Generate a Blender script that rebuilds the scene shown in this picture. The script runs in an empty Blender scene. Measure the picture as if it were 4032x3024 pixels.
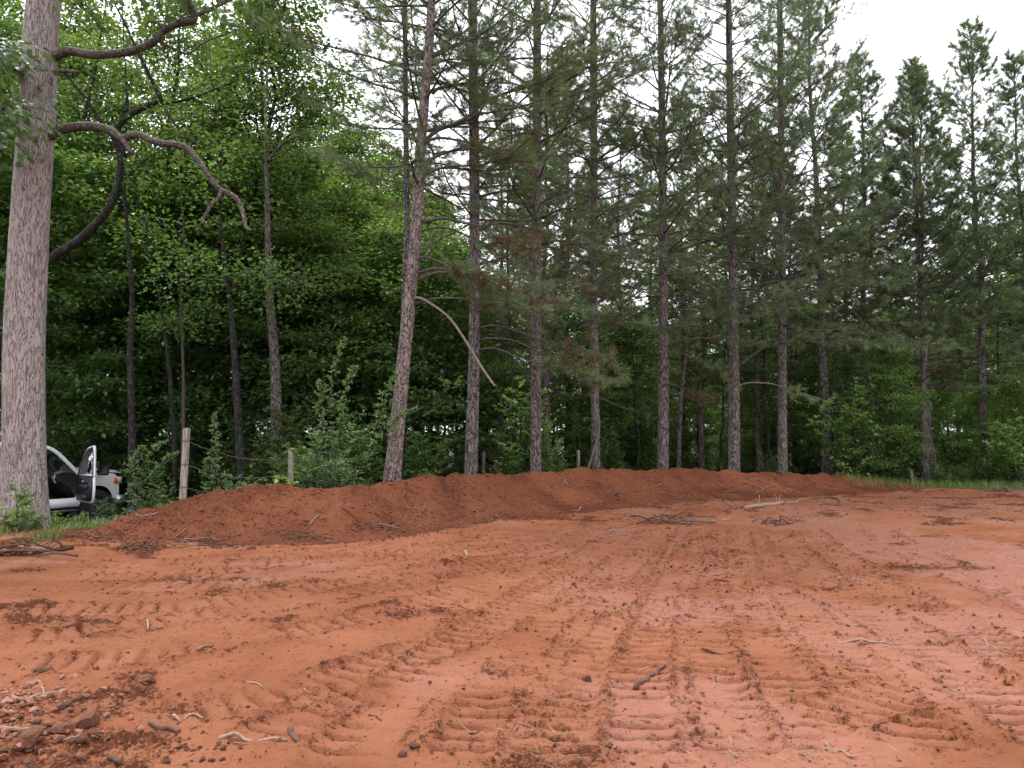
import bpy, math, random
import numpy as np
from mathutils import Vector

# ------------------------------------------------------------------ camera, sky, sun, exposure
scene = bpy.context.scene
COL = scene.collection
F, W0, H0 = 3028.0, 4032.0, 3024.0
PITCH = math.radians(3.55)
EYE = 1.65
cam = bpy.data.cameras.new('camera')
cam.sensor_width = 36.0
cam.lens = F / W0 * 36.0
cam.clip_start = 0.05
cam.clip_end = 2000.0
camo = bpy.data.objects.new('camera', cam)
camo.location = (0, 0, EYE)
camo.rotation_euler = (math.radians(90) + PITCH, 0, 0)
COL.objects.link(camo)
scene.camera = camo

SUN_EL, SUN_AZ = math.radians(60), math.radians(-38)     # azimuth clockwise from +Y: ahead and to the left, above the wood
world = bpy.data.worlds.new('World')
scene.world = world
world.use_nodes = True
wn, wl = world.node_tree.nodes, world.node_tree.links
wn.clear()
sky = wn.new('ShaderNodeTexSky')
sky.sky_type = 'NISHITA'
sky.sun_disc = False
sky.sun_elevation = SUN_EL
sky.sun_rotation = SUN_AZ
sky.air_density = 1.0
sky.dust_density = 3.0
hsv = wn.new('ShaderNodeHueSaturation')
hsv.inputs['Saturation'].default_value = 0.25
mixw = wn.new('ShaderNodeMix')
mixw.data_type = 'RGBA'
mixw.inputs['Factor'].default_value = 0.80
mixw.inputs['B'].default_value = (9.4, 9.6, 10.0, 1)      # even cloud sheet
bg = wn.new('ShaderNodeBackground')
bg.inputs['Strength'].default_value = 0.115
wo = wn.new('ShaderNodeOutputWorld')
wl.new(sky.outputs['Color'], hsv.inputs['Color'])
wl.new(hsv.outputs['Color'], mixw.inputs['A'])
wl.new(mixw.outputs['Result'], bg.inputs['Color'])
wl.new(bg.outputs['Background'], wo.inputs['Surface'])

sl = bpy.data.lights.new('sun', 'SUN')
sl.energy = 1.5
sl.angle = math.radians(14)
sl.color = (1.0, 0.965, 0.91)
so = bpy.data.objects.new('sun', sl)
sd = Vector((math.sin(SUN_AZ) * math.cos(SUN_EL), math.cos(SUN_AZ) * math.cos(SUN_EL), math.sin(SUN_EL)))
so.rotation_euler = sd.to_track_quat('Z', 'Y').to_euler()
so.location = (0, -5, 30)
COL.objects.link(so)

scene.view_settings.view_transform = 'Standard'
scene.view_settings.look = 'None'
scene.view_settings.exposure = 1.32
scene.view_settings.gamma = 1.0
scene.render.engine = 'CYCLES'
cy = scene.cycles
cy.max_bounces = 8
cy.diffuse_bounces = 5
cy.glossy_bounces = 2
cy.transmission_bounces = 4
cy.transparent_max_bounces = 6
cy.caustics_reflective = False
cy.caustics_refractive = False
cy.use_denoising = True
cy.denoiser = "OPENIMAGEDENOISE"
cy.denoising_prefilter = "ACCURATE"
cy.sample_clamp_indirect = 6.0
cy.use_adaptive_sampling = False

# ------------------------------------------------------------------ helpers
RNG = np.random.default_rng(7)
random.seed(7)
CP, SP = math.cos(PITCH), math.sin(PITCH)


def at(px, py, Y):
    """photo pixel -> world point at world depth Y"""
    u, v = (px - W0 / 2) / F, (H0 / 2 - py) / F
    d = np.array([u, CP - v * SP, SP + v * CP])
    k = Y / d[1]
    return np.array([d[0] * k, Y, EYE + d[2] * k])


def atp(path, Y0, Y1=None):
    n = len(path)
    Y1 = Y0 if Y1 is None else Y1
    return np.array([at(p[0], p[1], Y0 + (Y1 - Y0) * i / max(1, n - 1)) for i, p in enumerate(path)])


_perm = np.random.default_rng(3).permutation(512)
_perm = np.concatenate([_perm, _perm, _perm])
_grad = np.random.default_rng(4).uniform(0, 2 * np.pi, 512)
_gx, _gy = np.cos(_grad), np.sin(_grad)


def pn(x, y, seed=0):
    x = np.asarray(x, float) + seed * 17.31
    y = np.asarray(y, float) - seed * 9.77
    xi, yi = np.floor(x).astype(int), np.floor(y).astype(int)
    xf, yf = x - xi, y - yi
    u, v = xf * xf * xf * (xf * (xf * 6 - 15) + 10), yf * yf * yf * (yf * (yf * 6 - 15) + 10)

    def g(ix, iy, fx, fy):
        h = _perm[(_perm[ix & 511] + (iy & 511))] & 511
        return _gx[h] * fx + _gy[h] * fy
    a = g(xi, yi, xf, yf); b = g(xi + 1, yi, xf - 1, yf)
    c = g(xi, yi + 1, xf, yf - 1); d = g(xi + 1, yi + 1, xf - 1, yf - 1)
    return 1.5 * ((a * (1 - u) + b * u) * (1 - v) + (c * (1 - u) + d * u) * v)


def fbm(x, y, o=4, seed=0):
    s, a = 0.0, 1.0
    for i in range(o):
        s = s + a * pn(x * 2 ** i, y * 2 ** i, seed + i)
        a *= 0.5
    return s


def sstep(a, b, x):
    t = np.clip((np.asarray(x, float) - a) / (b - a), 0, 1)
    return t * t * (3 - 2 * t)


def norm(v):
    v = np.asarray(v, float)
    return v / np.maximum(1e-9, np.linalg.norm(v, axis=-1, keepdims=True))


class MB:
    """collects vertices and faces, then becomes ONE mesh"""
    def __init__(s):
        s.v, s.q, s.t, s.n, s.tint = [], [], [], 0, []

    def add(s, V, Q=None, T=None, tint=0.5):
        V = np.asarray(V, float).reshape(-1, 3)
        if Q is not None and len(Q):
            s.q.append(np.asarray(Q, int).reshape(-1, 4) + s.n)
        if T is not None and len(T):
            s.t.append(np.asarray(T, int).reshape(-1, 3) + s.n)
        s.v.append(V)
        s.tint.append(np.broadcast_to(np.asarray(tint, float), (len(V),)) if np.ndim(tint) == 0 else np.asarray(tint, float))
        s.n += len(V)

    def mesh(s, name, mat, smooth=True, extra=None):
        me = bpy.data.meshes.new(name)
        V = np.concatenate(s.v)
        Q = np.concatenate(s.q) if s.q else np.zeros((0, 4), int)
        T = np.concatenate(s.t) if s.t else np.zeros((0, 3), int)
        me.vertices.add(len(V))
        me.vertices.foreach_set('co', V.astype(np.float32).ravel())
        me.loops.add(len(Q) * 4 + len(T) * 3)
        me.loops.foreach_set('vertex_index', np.concatenate([Q.ravel(), T.ravel()]).astype(np.int32))
        me.polygons.add(len(Q) + len(T))
        me.polygons.foreach_set('loop_start', np.concatenate([np.arange(len(Q)) * 4, len(Q) * 4 + np.arange(len(T)) * 3]).astype(np.int32))
        me.polygons.foreach_set('use_smooth', np.full(len(Q) + len(T), smooth))
        a = me.attributes.new('tint', 'FLOAT', 'POINT')
        a.data.foreach_set('value', np.concatenate(s.tint).astype(np.float32))
        for k, val in (extra or {}).items():
            a = me.attributes.new(k, 'FLOAT', 'POINT')
            a.data.foreach_set('value', np.asarray(val, np.float32))
        me.update()
        me.validate()
        if mat:
            me.materials.append(mat)
        return me

    def build(s, name, mat, parent=None, smooth=True, extra=None):
        return link(name, s.mesh(name, mat, smooth, extra), parent)


def link(name, data, parent=None, loc=None, rz=None, sc=None):
    o = bpy.data.objects.new(name, data)
    COL.objects.link(o)
    if parent is not None:
        o.parent = parent
    if loc is not None:
        o.location = tuple(loc)
    if rz is not None:
        o.rotation_euler = (0, 0, rz)
    if sc is not None:
        o.scale = (sc, sc, sc) if np.ndim(sc) == 0 else tuple(sc)
    return o


def tag(o, label=None, cat=None, group=None, kind=None):
    if label: o['label'] = label
    if cat: o['category'] = cat
    if group: o['group'] = group
    if kind: o['kind'] = kind
    return o


def thing(name, label, cat, loc=(0, 0, 0), rz=0.0, group=None, sc=None):
    return tag(link(name, None, None, loc, rz, sc), label, cat, group)


def dup(root, loc, rz=0.0, sc=1.0, label=None, group=None):
    r = root.copy(); COL.objects.link(r)
    r.location = tuple(loc); r.rotation_euler = (0, 0, rz); r.scale = (sc, sc, sc) if np.ndim(sc) == 0 else tuple(sc)
    if label: r['label'] = label
    if group: r['group'] = group
    for ch in list(root.children):
        c = ch.copy(); COL.objects.link(c); c.parent = r
    return r


def smooth_path(P, n):
    """Catmull-Rom through the points"""
    P = np.asarray(P, float)
    if len(P) < 3:
        t = np.linspace(0, 1, n)[:, None]
        return P[0] * (1 - t) + P[-1] * t
    Q = np.vstack([2 * P[0] - P[1], P, 2 * P[-1] - P[-2]])
    m = len(P) - 1
    out = []
    for k in np.linspace(0, m, n):
        i = min(int(k), m - 1); t = k - i
        a, b, c, d = Q[i], Q[i + 1], Q[i + 2], Q[i + 3]
        out.append(0.5 * (2 * b + (c - a) * t + (2 * a - 5 * b + 4 * c - d) * t * t + (3 * b - a - 3 * c + d) * t ** 3))
    return np.array(out)


def tube(mb, P, R, seg=6, tint=0.5, cap=True, lump=0.0, rng=None, freq=3.0):
    P = np.asarray(P, float); n = len(P)
    R = np.broadcast_to(np.asarray(R, float), (n,))
    T = norm(np.gradient(P, axis=0))
    up = np.array([0, 0, 1.0]) if abs(T[0][2]) < 0.9 else np.array([1.0, 0, 0])
    a = norm(np.cross(up, T[0])); A = [a]
    for i in range(1, n):
        a = norm(a - T[i] * np.dot(a, T[i])); A.append(a)
    A = np.array(A); B = np.cross(T, A)
    th = np.linspace(0, 2 * np.pi, seg, endpoint=False)
    rr = R[:, None] * np.ones((1, seg))
    if lump:
        d = np.concatenate([[0], np.cumsum(np.linalg.norm(np.diff(P, axis=0), axis=1))])
        rr = rr * (1 + lump * pn(np.cos(th)[None, :] * 1.6 + 7.7 + d[:, None] * freq * .35, np.sin(th)[None, :] * 1.6 + d[:, None] * freq, int(abs(P[0][0] * 10)) % 50))
    V = P[:, None, :] + rr[:, :, None] * (np.cos(th)[None, :, None] * A[:, None, :] + np.sin(th)[None, :, None] * B[:, None, :])
    i = np.arange(n - 1)[:, None] * seg; j = np.arange(seg)[None, :]; j2 = (j + 1) % seg
    Q = np.stack([i + j, i + j2, i + seg + j2, i + seg + j], -1).reshape(-1, 4)
    V = V.reshape(-1, 3)
    Tt = None
    if cap:
        V = np.vstack([V, P[0] - T[0] * R[0] * .1, P[-1] + T[-1] * R[-1] * .3])
        c0, c1 = n * seg, n * seg + 1
        jj = np.arange(seg); jn = (jj + 1) % seg
        Tt = np.vstack([np.stack([np.full(seg, c0), jn, jj], -1), np.stack([np.full(seg, c1), (n - 1) * seg + jj, (n - 1) * seg + jn], -1)])
    mb.add(V, Q, Tt, tint)


def sticks(mb, P0, P1, r0, r1, tint=0.5):
    """many straight three-sided twigs"""
    P0, P1 = np.asarray(P0, float).reshape(-1, 3), np.asarray(P1, float).reshape(-1, 3)
    n = len(P0)
    if n == 0: return
    T = norm(P1 - P0)
    ref = np.where(np.abs(T[:, 2:3]) < .9, np.array([[0, 0, 1.0]]), np.array([[1.0, 0, 0]]))
    A = norm(np.cross(ref, T)); B = np.cross(T, A)
    r0 = np.broadcast_to(r0, (n,))[:, None]; r1 = np.broadcast_to(r1, (n,))[:, None]
    V = []
    for P, r in ((P0, r0), (P1, r1)):
        for k in range(3):
            th = 2 * np.pi * k / 3
            V.append(P + r * (math.cos(th) * A + math.sin(th) * B))
    V = np.stack(V, 1).reshape(-1, 3)
    b = np.arange(n)[:, None] * 6
    Q = np.concatenate([b + np.array([[k, (k + 1) % 3, 3 + (k + 1) % 3, 3 + k]]) for k in range(3)])
    mb.add(V, Q, None, np.repeat(np.broadcast_to(tint, (n,)), 6))


def leaves(mb, P, D, N, L, Wd, tint, fold=0.18):
    n = len(P)
    D = norm(D); S = norm(np.cross(D, N)); N = np.cross(S, D)
    L = np.broadcast_to(L, (n,))[:, None]; Wd = np.broadcast_to(Wd, (n,))[:, None]
    a = P; c = P + D * L - N * L * .08
    b = P + D * L * .45 + S * Wd * .5 + N * Wd * fold
    d = P + D * L * .45 - S * Wd * .5 + N * Wd * fold
    V = np.stack([a, b, c, d], 1).reshape(-1, 3)
    k = np.arange(n)[:, None] * 4
    mb.add(V, None, np.concatenate([k + np.array([[0, 1, 2]]), k + np.array([[0, 2, 3]])]), np.repeat(np.broadcast_to(tint, (n,)), 4))


_LOBE = np.array([[0, 0], [.10, .22], [.30, .20], [.20, .40], [.46, .52], [.22, .60], [.26, .82], [.10, .78], [0, 1.0],
                  [-.10, .78], [-.26, .82], [-.22, .60], [-.46, .52], [-.20, .40], [-.30, .20], [-.10, .22]])


def lobed(mb, P, D, N, L, tint):
    """lobed oak or maple leaves, one fan each"""
    n = len(P); D = norm(D); S = norm(np.cross(D, N)); N = np.cross(S, D)
    L = np.broadcast_to(L, (n,))[:, None, None]
    pts = P[:, None, :] + L * (S[:, None, :] * _LOBE[None, :, :1] + D[:, None, :] * _LOBE[None, :, 1:] + N[:, None, :] * (np.abs(_LOBE[None, :, :1]) * .3 - .12 * _LOBE[None, :, 1:] ** 2))
    mid = (P[:, None, :] + L * D[:, None, :] * .5)
    V = np.concatenate([pts, mid], 1).reshape(-1, 3)
    m = 17
    k = np.arange(n)[:, None] * m
    T = np.concatenate([k + np.array([[16, i, (i + 1) % 16]]) for i in range(16)])
    mb.add(V, None, T, np.repeat(np.broadcast_to(tint, (n,)), m))


def needles(mb, C, A, rng, k=26, L=0.17, w=0.006, spread=0.9, tint=0.5, droop=0.18, back=0.14):
    """needle tufts: k needles round each centre C pointing along A"""
    C = np.repeat(np.asarray(C, float), k, 0); A = norm(np.repeat(np.asarray(A, float), k, 0)); n = len(C)
    if n == 0: return
    r = norm(rng.normal(size=(n, 3)))
    r = norm(r - A * np.sum(r * A, 1, keepdims=True))
    f = rng.uniform(0, 1, (n, 1))
    D = norm(A * rng.uniform(.45, 1.1, (n, 1)) + r * spread * rng.uniform(.35, 1.0, (n, 1)) + np.array([[0, 0, -1.0]]) * droop)
    P = C - A * back * f
    Ls = L * rng.uniform(.65, 1.15, (n, 1))
    S = norm(np.cross(D, norm(rng.normal(size=(n, 3))))) * w * .5
    V = np.stack([P - S, P + S, P + D * Ls], 1).reshape(-1, 3)
    t = np.repeat(np.broadcast_to(tint, (n // k,)), k) + rng.uniform(-.08, .08, n)
    mb.add(V, None, np.arange(n * 3).reshape(-1, 3), np.repeat(np.clip(t, 0, 1), 3))


def box(mb, lo, hi, tint=0.5, M=None):
    x0, y0, z0 = lo; x1, y1, z1 = hi
    V = np.array([[x0, y0, z0], [x1, y0, z0], [x1, y1, z0], [x0, y1, z0], [x0, y0, z1], [x1, y0, z1], [x1, y1, z1], [x0, y1, z1]], float)
    if M is not None: V = M(V)
    mb.add(V, [[3, 2, 1, 0], [4, 5, 6, 7], [0, 1, 5, 4], [1, 2, 6, 5], [2, 3, 7, 6], [3, 0, 4, 7]], None, tint)


def ico(sub=1):
    p = (1 + 5 ** .5) / 2
    V = [[-1, p, 0], [1, p, 0], [-1, -p, 0], [1, -p, 0], [0, -1, p], [0, 1, p], [0, -1, -p], [0, 1, -p], [p, 0, -1], [p, 0, 1], [-p, 0, -1], [-p, 0, 1]]
    T = [[0, 11, 5], [0, 5, 1], [0, 1, 7], [0, 7, 10], [0, 10, 11], [1, 5, 9], [5, 11, 4], [11, 10, 2], [10, 7, 6], [7, 1, 8], [3, 9, 4], [3, 4, 2], [3, 2, 6], [3, 6, 8], [3, 8, 9], [4, 9, 5], [2, 4, 11], [6, 2, 10], [8, 6, 7], [9, 8, 1]]
    V = [list(norm(v)) for v in V]
    for _ in range(sub):
        cache, T2 = {}, []

        def mid(a, b):
            k = (min(a, b), max(a, b))
            if k not in cache:
                V.append(list(norm(np.array(V[a]) + np.array(V[b])))); cache[k] = len(V) - 1
            return cache[k]
        for a, b, c in T:
            ab, bc, ca = mid(a, b), mid(b, c), mid(c, a)
            T2 += [[a, ab, ca], [b, bc, ab], [c, ca, bc], [ab, bc, ca]]
        T = T2
    return np.array(V), np.array(T)


ICO = {0: ico(0), 1: ico(1), 2: ico(2)}
ICO[-1] = (np.array([[1, 0, 0], [-1, 0, 0], [0, 1, 0], [0, -1, 0], [0, 0, 1], [0, 0, -1.0]]), np.array([[0, 2, 4], [2, 1, 4], [1, 3, 4], [3, 0, 4], [2, 0, 5], [1, 2, 5], [3, 1, 5], [0, 3, 5]]))


def clods(mb, P, S, rng, sub=0, flat=(.5, .9), tint=None, rough=.3):
    V0, T0 = ICO[sub]; n = len(P); m = len(V0)
    if n == 0: return
    V = V0[None] * (1 + rough * rng.normal(size=(n, m, 1)).clip(-1.5, 1.5))
    sc = np.stack([rng.uniform(.75, 1.3, n), rng.uniform(.7, 1.1, n), rng.uniform(flat[0], flat[1], n)], 1)
    V = V * sc[:, None, :]
    a = rng.uniform(0, 2 * np.pi, n); b = rng.uniform(-.4, .4, n)
    x = V[..., 0] * np.cos(b)[:, None] - V[..., 2] * np.sin(b)[:, None]; z = V[..., 0] * np.sin(b)[:, None] + V[..., 2] * np.cos(b)[:, None]
    V[..., 0] = x * np.cos(a)[:, None] - V[..., 1] * np.sin(a)[:, None]
    V[..., 1] = x * np.sin(a)[:, None] + V[..., 1] * np.cos(a)[:, None]
    V[..., 2] = z
    V = V * np.asarray(S)[:, None, None] + np.asarray(P)[:, None, :]
    T = (np.arange(n)[:, None, None] * m + T0[None]).reshape(-1, 3)
    t = rng.uniform(0, 1, n) if tint is None else tint
    mb.add(V.reshape(-1, 3), None, T, np.repeat(np.broadcast_to(t, (n,)), m))


# ------------------------------------------------------------------ materials
def mat_new(name):
    m = bpy.data.materials.new(name); m.use_nodes = True
    nt = m.node_tree; nt.nodes.clear()
    out = nt.nodes.new('ShaderNodeOutputMaterial')
    return m, nt, out


def nd(nt, t, **kw):
    n = nt.nodes.new(t)
    for k, v in kw.items():
        if k.startswith('i_'):
            n.inputs[k[2:].replace('_', ' ')].default_value = v
        else:
            setattr(n, k, v)
    return n


def ramp(nt, src, stops):
    r = nt.nodes.new('ShaderNodeValToRGB')
    el = r.color_ramp.elements
    el[0].position, el[0].color = stops[0][0], (*stops[0][1], 1)
    el[1].position, el[1].color = stops[-1][0], (*stops[-1][1], 1)
    for p, c in stops[1:-1]:
        e = el.new(p); e.color = (*c, 1)
    nt.links.new(src, r.inputs['Fac'])
    return r


def plain(name, col, rough=.6, metal=0.0, noise=0.0, nscale=20.0, bump=0.0, spec=.5):
    m, nt, out = mat_new(name)
    b = nd(nt, 'ShaderNodeBsdfPrincipled')
    b.inputs['Roughness'].default_value = rough; b.inputs['Metallic'].default_value = metal
    b.inputs['Base Color'].default_value = (*col, 1); b.inputs['Specular IOR Level'].default_value = spec
    if noise or bump:
        tc = nd(nt, 'ShaderNodeTexCoord'); n = nd(nt, 'ShaderNodeTexNoise')
        n.inputs['Scale'].default_value = nscale; n.inputs['Detail'].default_value = 6
        nt.links.new(tc.outputs['Object'], n.inputs['Vector'])
        lo = tuple(c * (1 - noise) for c in col); hi = tuple(min(1, c * (1 + noise)) for c in col)
        r = ramp(nt, n.outputs['Fac'], [(.3, lo), (.7, hi)])
        nt.links.new(r.outputs['Color'], b.inputs['Base Color'])
        if bump:
            bp = nd(nt, 'ShaderNodeBump'); bp.inputs['Strength'].default_value = 1; bp.inputs['Distance'].default_value = bump
            nt.links.new(n.outputs['Fac'], bp.inputs['Height']); nt.links.new(bp.outputs['Normal'], b.inputs['Normal'])
    nt.links.new(b.outputs['BSDF'], out.inputs['Surface'])
    return m


def leafmat(name, stops, trans=0.35, hue=0.03, val=0.35, rough=.45, tcol=(1.15, 1.25, .45)):
    m, nt, out = mat_new(name)
    at_ = nd(nt, 'ShaderNodeAttribute', attribute_name='tint')
    r = ramp(nt, at_.outputs['Fac'], stops)
    oi = nd(nt, 'ShaderNodeObjectInfo')
    h = nd(nt, 'ShaderNodeHueSaturation')
    mh = nd(nt, 'ShaderNodeMapRange'); mh.inputs['To Min'].default_value = .5 - hue; mh.inputs['To Max'].default_value = .5 + hue
    mv = nd(nt, 'ShaderNodeMapRange'); mv.inputs['To Min'].default_value = 1 - val; mv.inputs['To Max'].default_value = 1 + val
    nt.links.new(oi.outputs['Random'], mh.inputs['Value']); nt.links.new(oi.outputs['Random'], mv.inputs['Value'])
    nt.links.new(mh.outputs['Result'], h.inputs['Hue']); nt.links.new(mv.outputs['Result'], h.inputs['Value'])
    nt.links.new(r.outputs['Color'], h.inputs['Color'])
    b = nd(nt, 'ShaderNodeBsdfPrincipled'); b.inputs['Roughness'].default_value = rough; b.inputs['Specular IOR Level'].default_value = .45
    nt.links.new(h.outputs['Color'], b.inputs['Base Color'])
    last = b.outputs['BSDF']
    if trans:
        t = nd(nt, 'ShaderNodeBsdfTranslucent')
        mx = nd(nt, 'ShaderNodeMix', data_type='RGBA', blend_type='MULTIPLY'); mx.inputs['Factor'].default_value = 1
        mx.inputs['B'].default_value = (*tcol, 1)
        nt.links.new(h.outputs['Color'], mx.inputs['A']); nt.links.new(mx.outputs['Result'], t.inputs['Color'])
        ms = nd(nt, 'ShaderNodeMixShader'); ms.inputs['Fac'].default_value = trans
        nt.links.new(b.outputs['BSDF'], ms.inputs[1]); nt.links.new(t.outputs['BSDF'], ms.inputs[2]); last = ms.outputs['Shader']
    nt.links.new(last, out.inputs['Surface'])
    return m


def barkmat(name, dark, mid, light, sc=14.0, stretch=.28, bump=.02, moss=None, contrast=(.02, .16), patch=None):
    """plates split by furrows: stretched voronoi cells warped by noise"""
    m, nt, out = mat_new(name)
    tc = nd(nt, 'ShaderNodeTexCoord')
    mp = nd(nt, 'ShaderNodeMapping'); mp.inputs['Scale'].default_value = (1, 1, stretch)
    nt.links.new(tc.outputs['Object'], mp.inputs['Vector'])
    nz = nd(nt, 'ShaderNodeTexNoise'); nz.inputs['Scale'].default_value = sc * .7; nz.inputs['Detail'].default_value = 5
    nt.links.new(mp.outputs['Vector'], nz.inputs['Vector'])
    ad = nd(nt, 'ShaderNodeMix', data_type='VECTOR'); ad.inputs['Factor'].default_value = .17
    nt.links.new(mp.outputs['Vector'], ad.inputs['A']); nt.links.new(nz.outputs['Color'], ad.inputs['B'])
    vo = nd(nt, 'ShaderNodeTexVoronoi', feature='DISTANCE_TO_EDGE'); vo.inputs['Scale'].default_value = sc
    nt.links.new(ad.outputs['Result'], vo.inputs['Vector'])
    cr = nd(nt, 'ShaderNodeMapRange', interpolation_type='SMOOTHSTEP'); cr.inputs['From Min'].default_value = contrast[0]; cr.inputs['From Max'].default_value = contrast[1]
    nt.links.new(vo.outputs['Distance'], cr.inputs['Value'])
    vc = nd(nt, 'ShaderNodeTexVoronoi', feature='F1'); vc.inputs['Scale'].default_value = sc
    nt.links.new(ad.outputs['Result'], vc.inputs['Vector'])
    n2 = nd(nt, 'ShaderNodeTexNoise'); n2.inputs['Scale'].default_value = sc * 3; n2.inputs['Detail'].default_value = 6
    nt.links.new(mp.outputs['Vector'], n2.inputs['Vector'])
    sep = nd(nt, 'ShaderNodeSeparateColor'); nt.links.new(vc.outputs['Color'], sep.inputs['Color'])
    av = nd(nt, 'ShaderNodeMath', operation='MULTIPLY_ADD'); av.inputs[1].default_value = .55; nt.links.new(sep.outputs['Red'], av.inputs[0])
    sc2 = nd(nt, 'ShaderNodeMath', operation='MULTIPLY'); sc2.inputs[1].default_value = .5; nt.links.new(n2.outputs['Fac'], sc2.inputs[0]); nt.links.new(sc2.outputs[0], av.inputs[2])
    plate = ramp(nt, av.outputs[0], [(.2, mid), (.8, light)])
    mx = nd(nt, 'ShaderNodeMix', data_type='RGBA'); mx.inputs['A'].default_value = (*dark, 1)
    nt.links.new(cr.outputs['Result'], mx.inputs['Factor']); nt.links.new(plate.outputs['Color'], mx.inputs['B'])
    col = mx.outputs['Result']
    if patch or moss:
        n3 = nd(nt, 'ShaderNodeTexNoise'); n3.inputs['Scale'].default_value = 2.2; n3.inputs['Detail'].default_value = 7; n3.inputs['Roughness'].default_value = .7
        nt.links.new(tc.outputs['Object'], n3.inputs['Vector'])
        m3 = nd(nt, 'ShaderNodeMapRange'); m3.inputs['From Min'].default_value = .53; m3.inputs['From Max'].default_value = .66; m3.inputs['To Max'].default_value = .75
        nt.links.new(n3.outputs['Fac'], m3.inputs['Value'])
        mm = nd(nt, 'ShaderNodeMix', data_type='RGBA'); mm.inputs['B'].default_value = (*(patch or moss), 1)
        nt.links.new(m3.outputs['Result'], mm.inputs['Factor']); nt.links.new(col, mm.inputs['A']); col = mm.outputs['Result']
    b = nd(nt, 'ShaderNodeBsdfPrincipled'); b.inputs['Roughness'].default_value = .85; b.inputs['Specular IOR Level'].default_value = .25
    nt.links.new(col, b.inputs['Base Color'])
    hh = nd(nt, 'ShaderNodeMath', operation='MULTIPLY_ADD'); hh.inputs[1].default_value = .3
    nt.links.new(n2.outputs['Fac'], hh.inputs[0]); nt.links.new(cr.outputs['Result'], hh.inputs[2])
    bp = nd(nt, 'ShaderNodeBump'); bp.inputs['Strength'].default_value = 1.0; bp.inputs['Distance'].default_value = bump
    nt.links.new(hh.outputs[0], bp.inputs['Height']); nt.links.new(bp.outputs['Normal'], b.inputs['Normal'])
    nt.links.new(b.outputs['BSDF'], out.inputs['Surface'])
    return m


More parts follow.
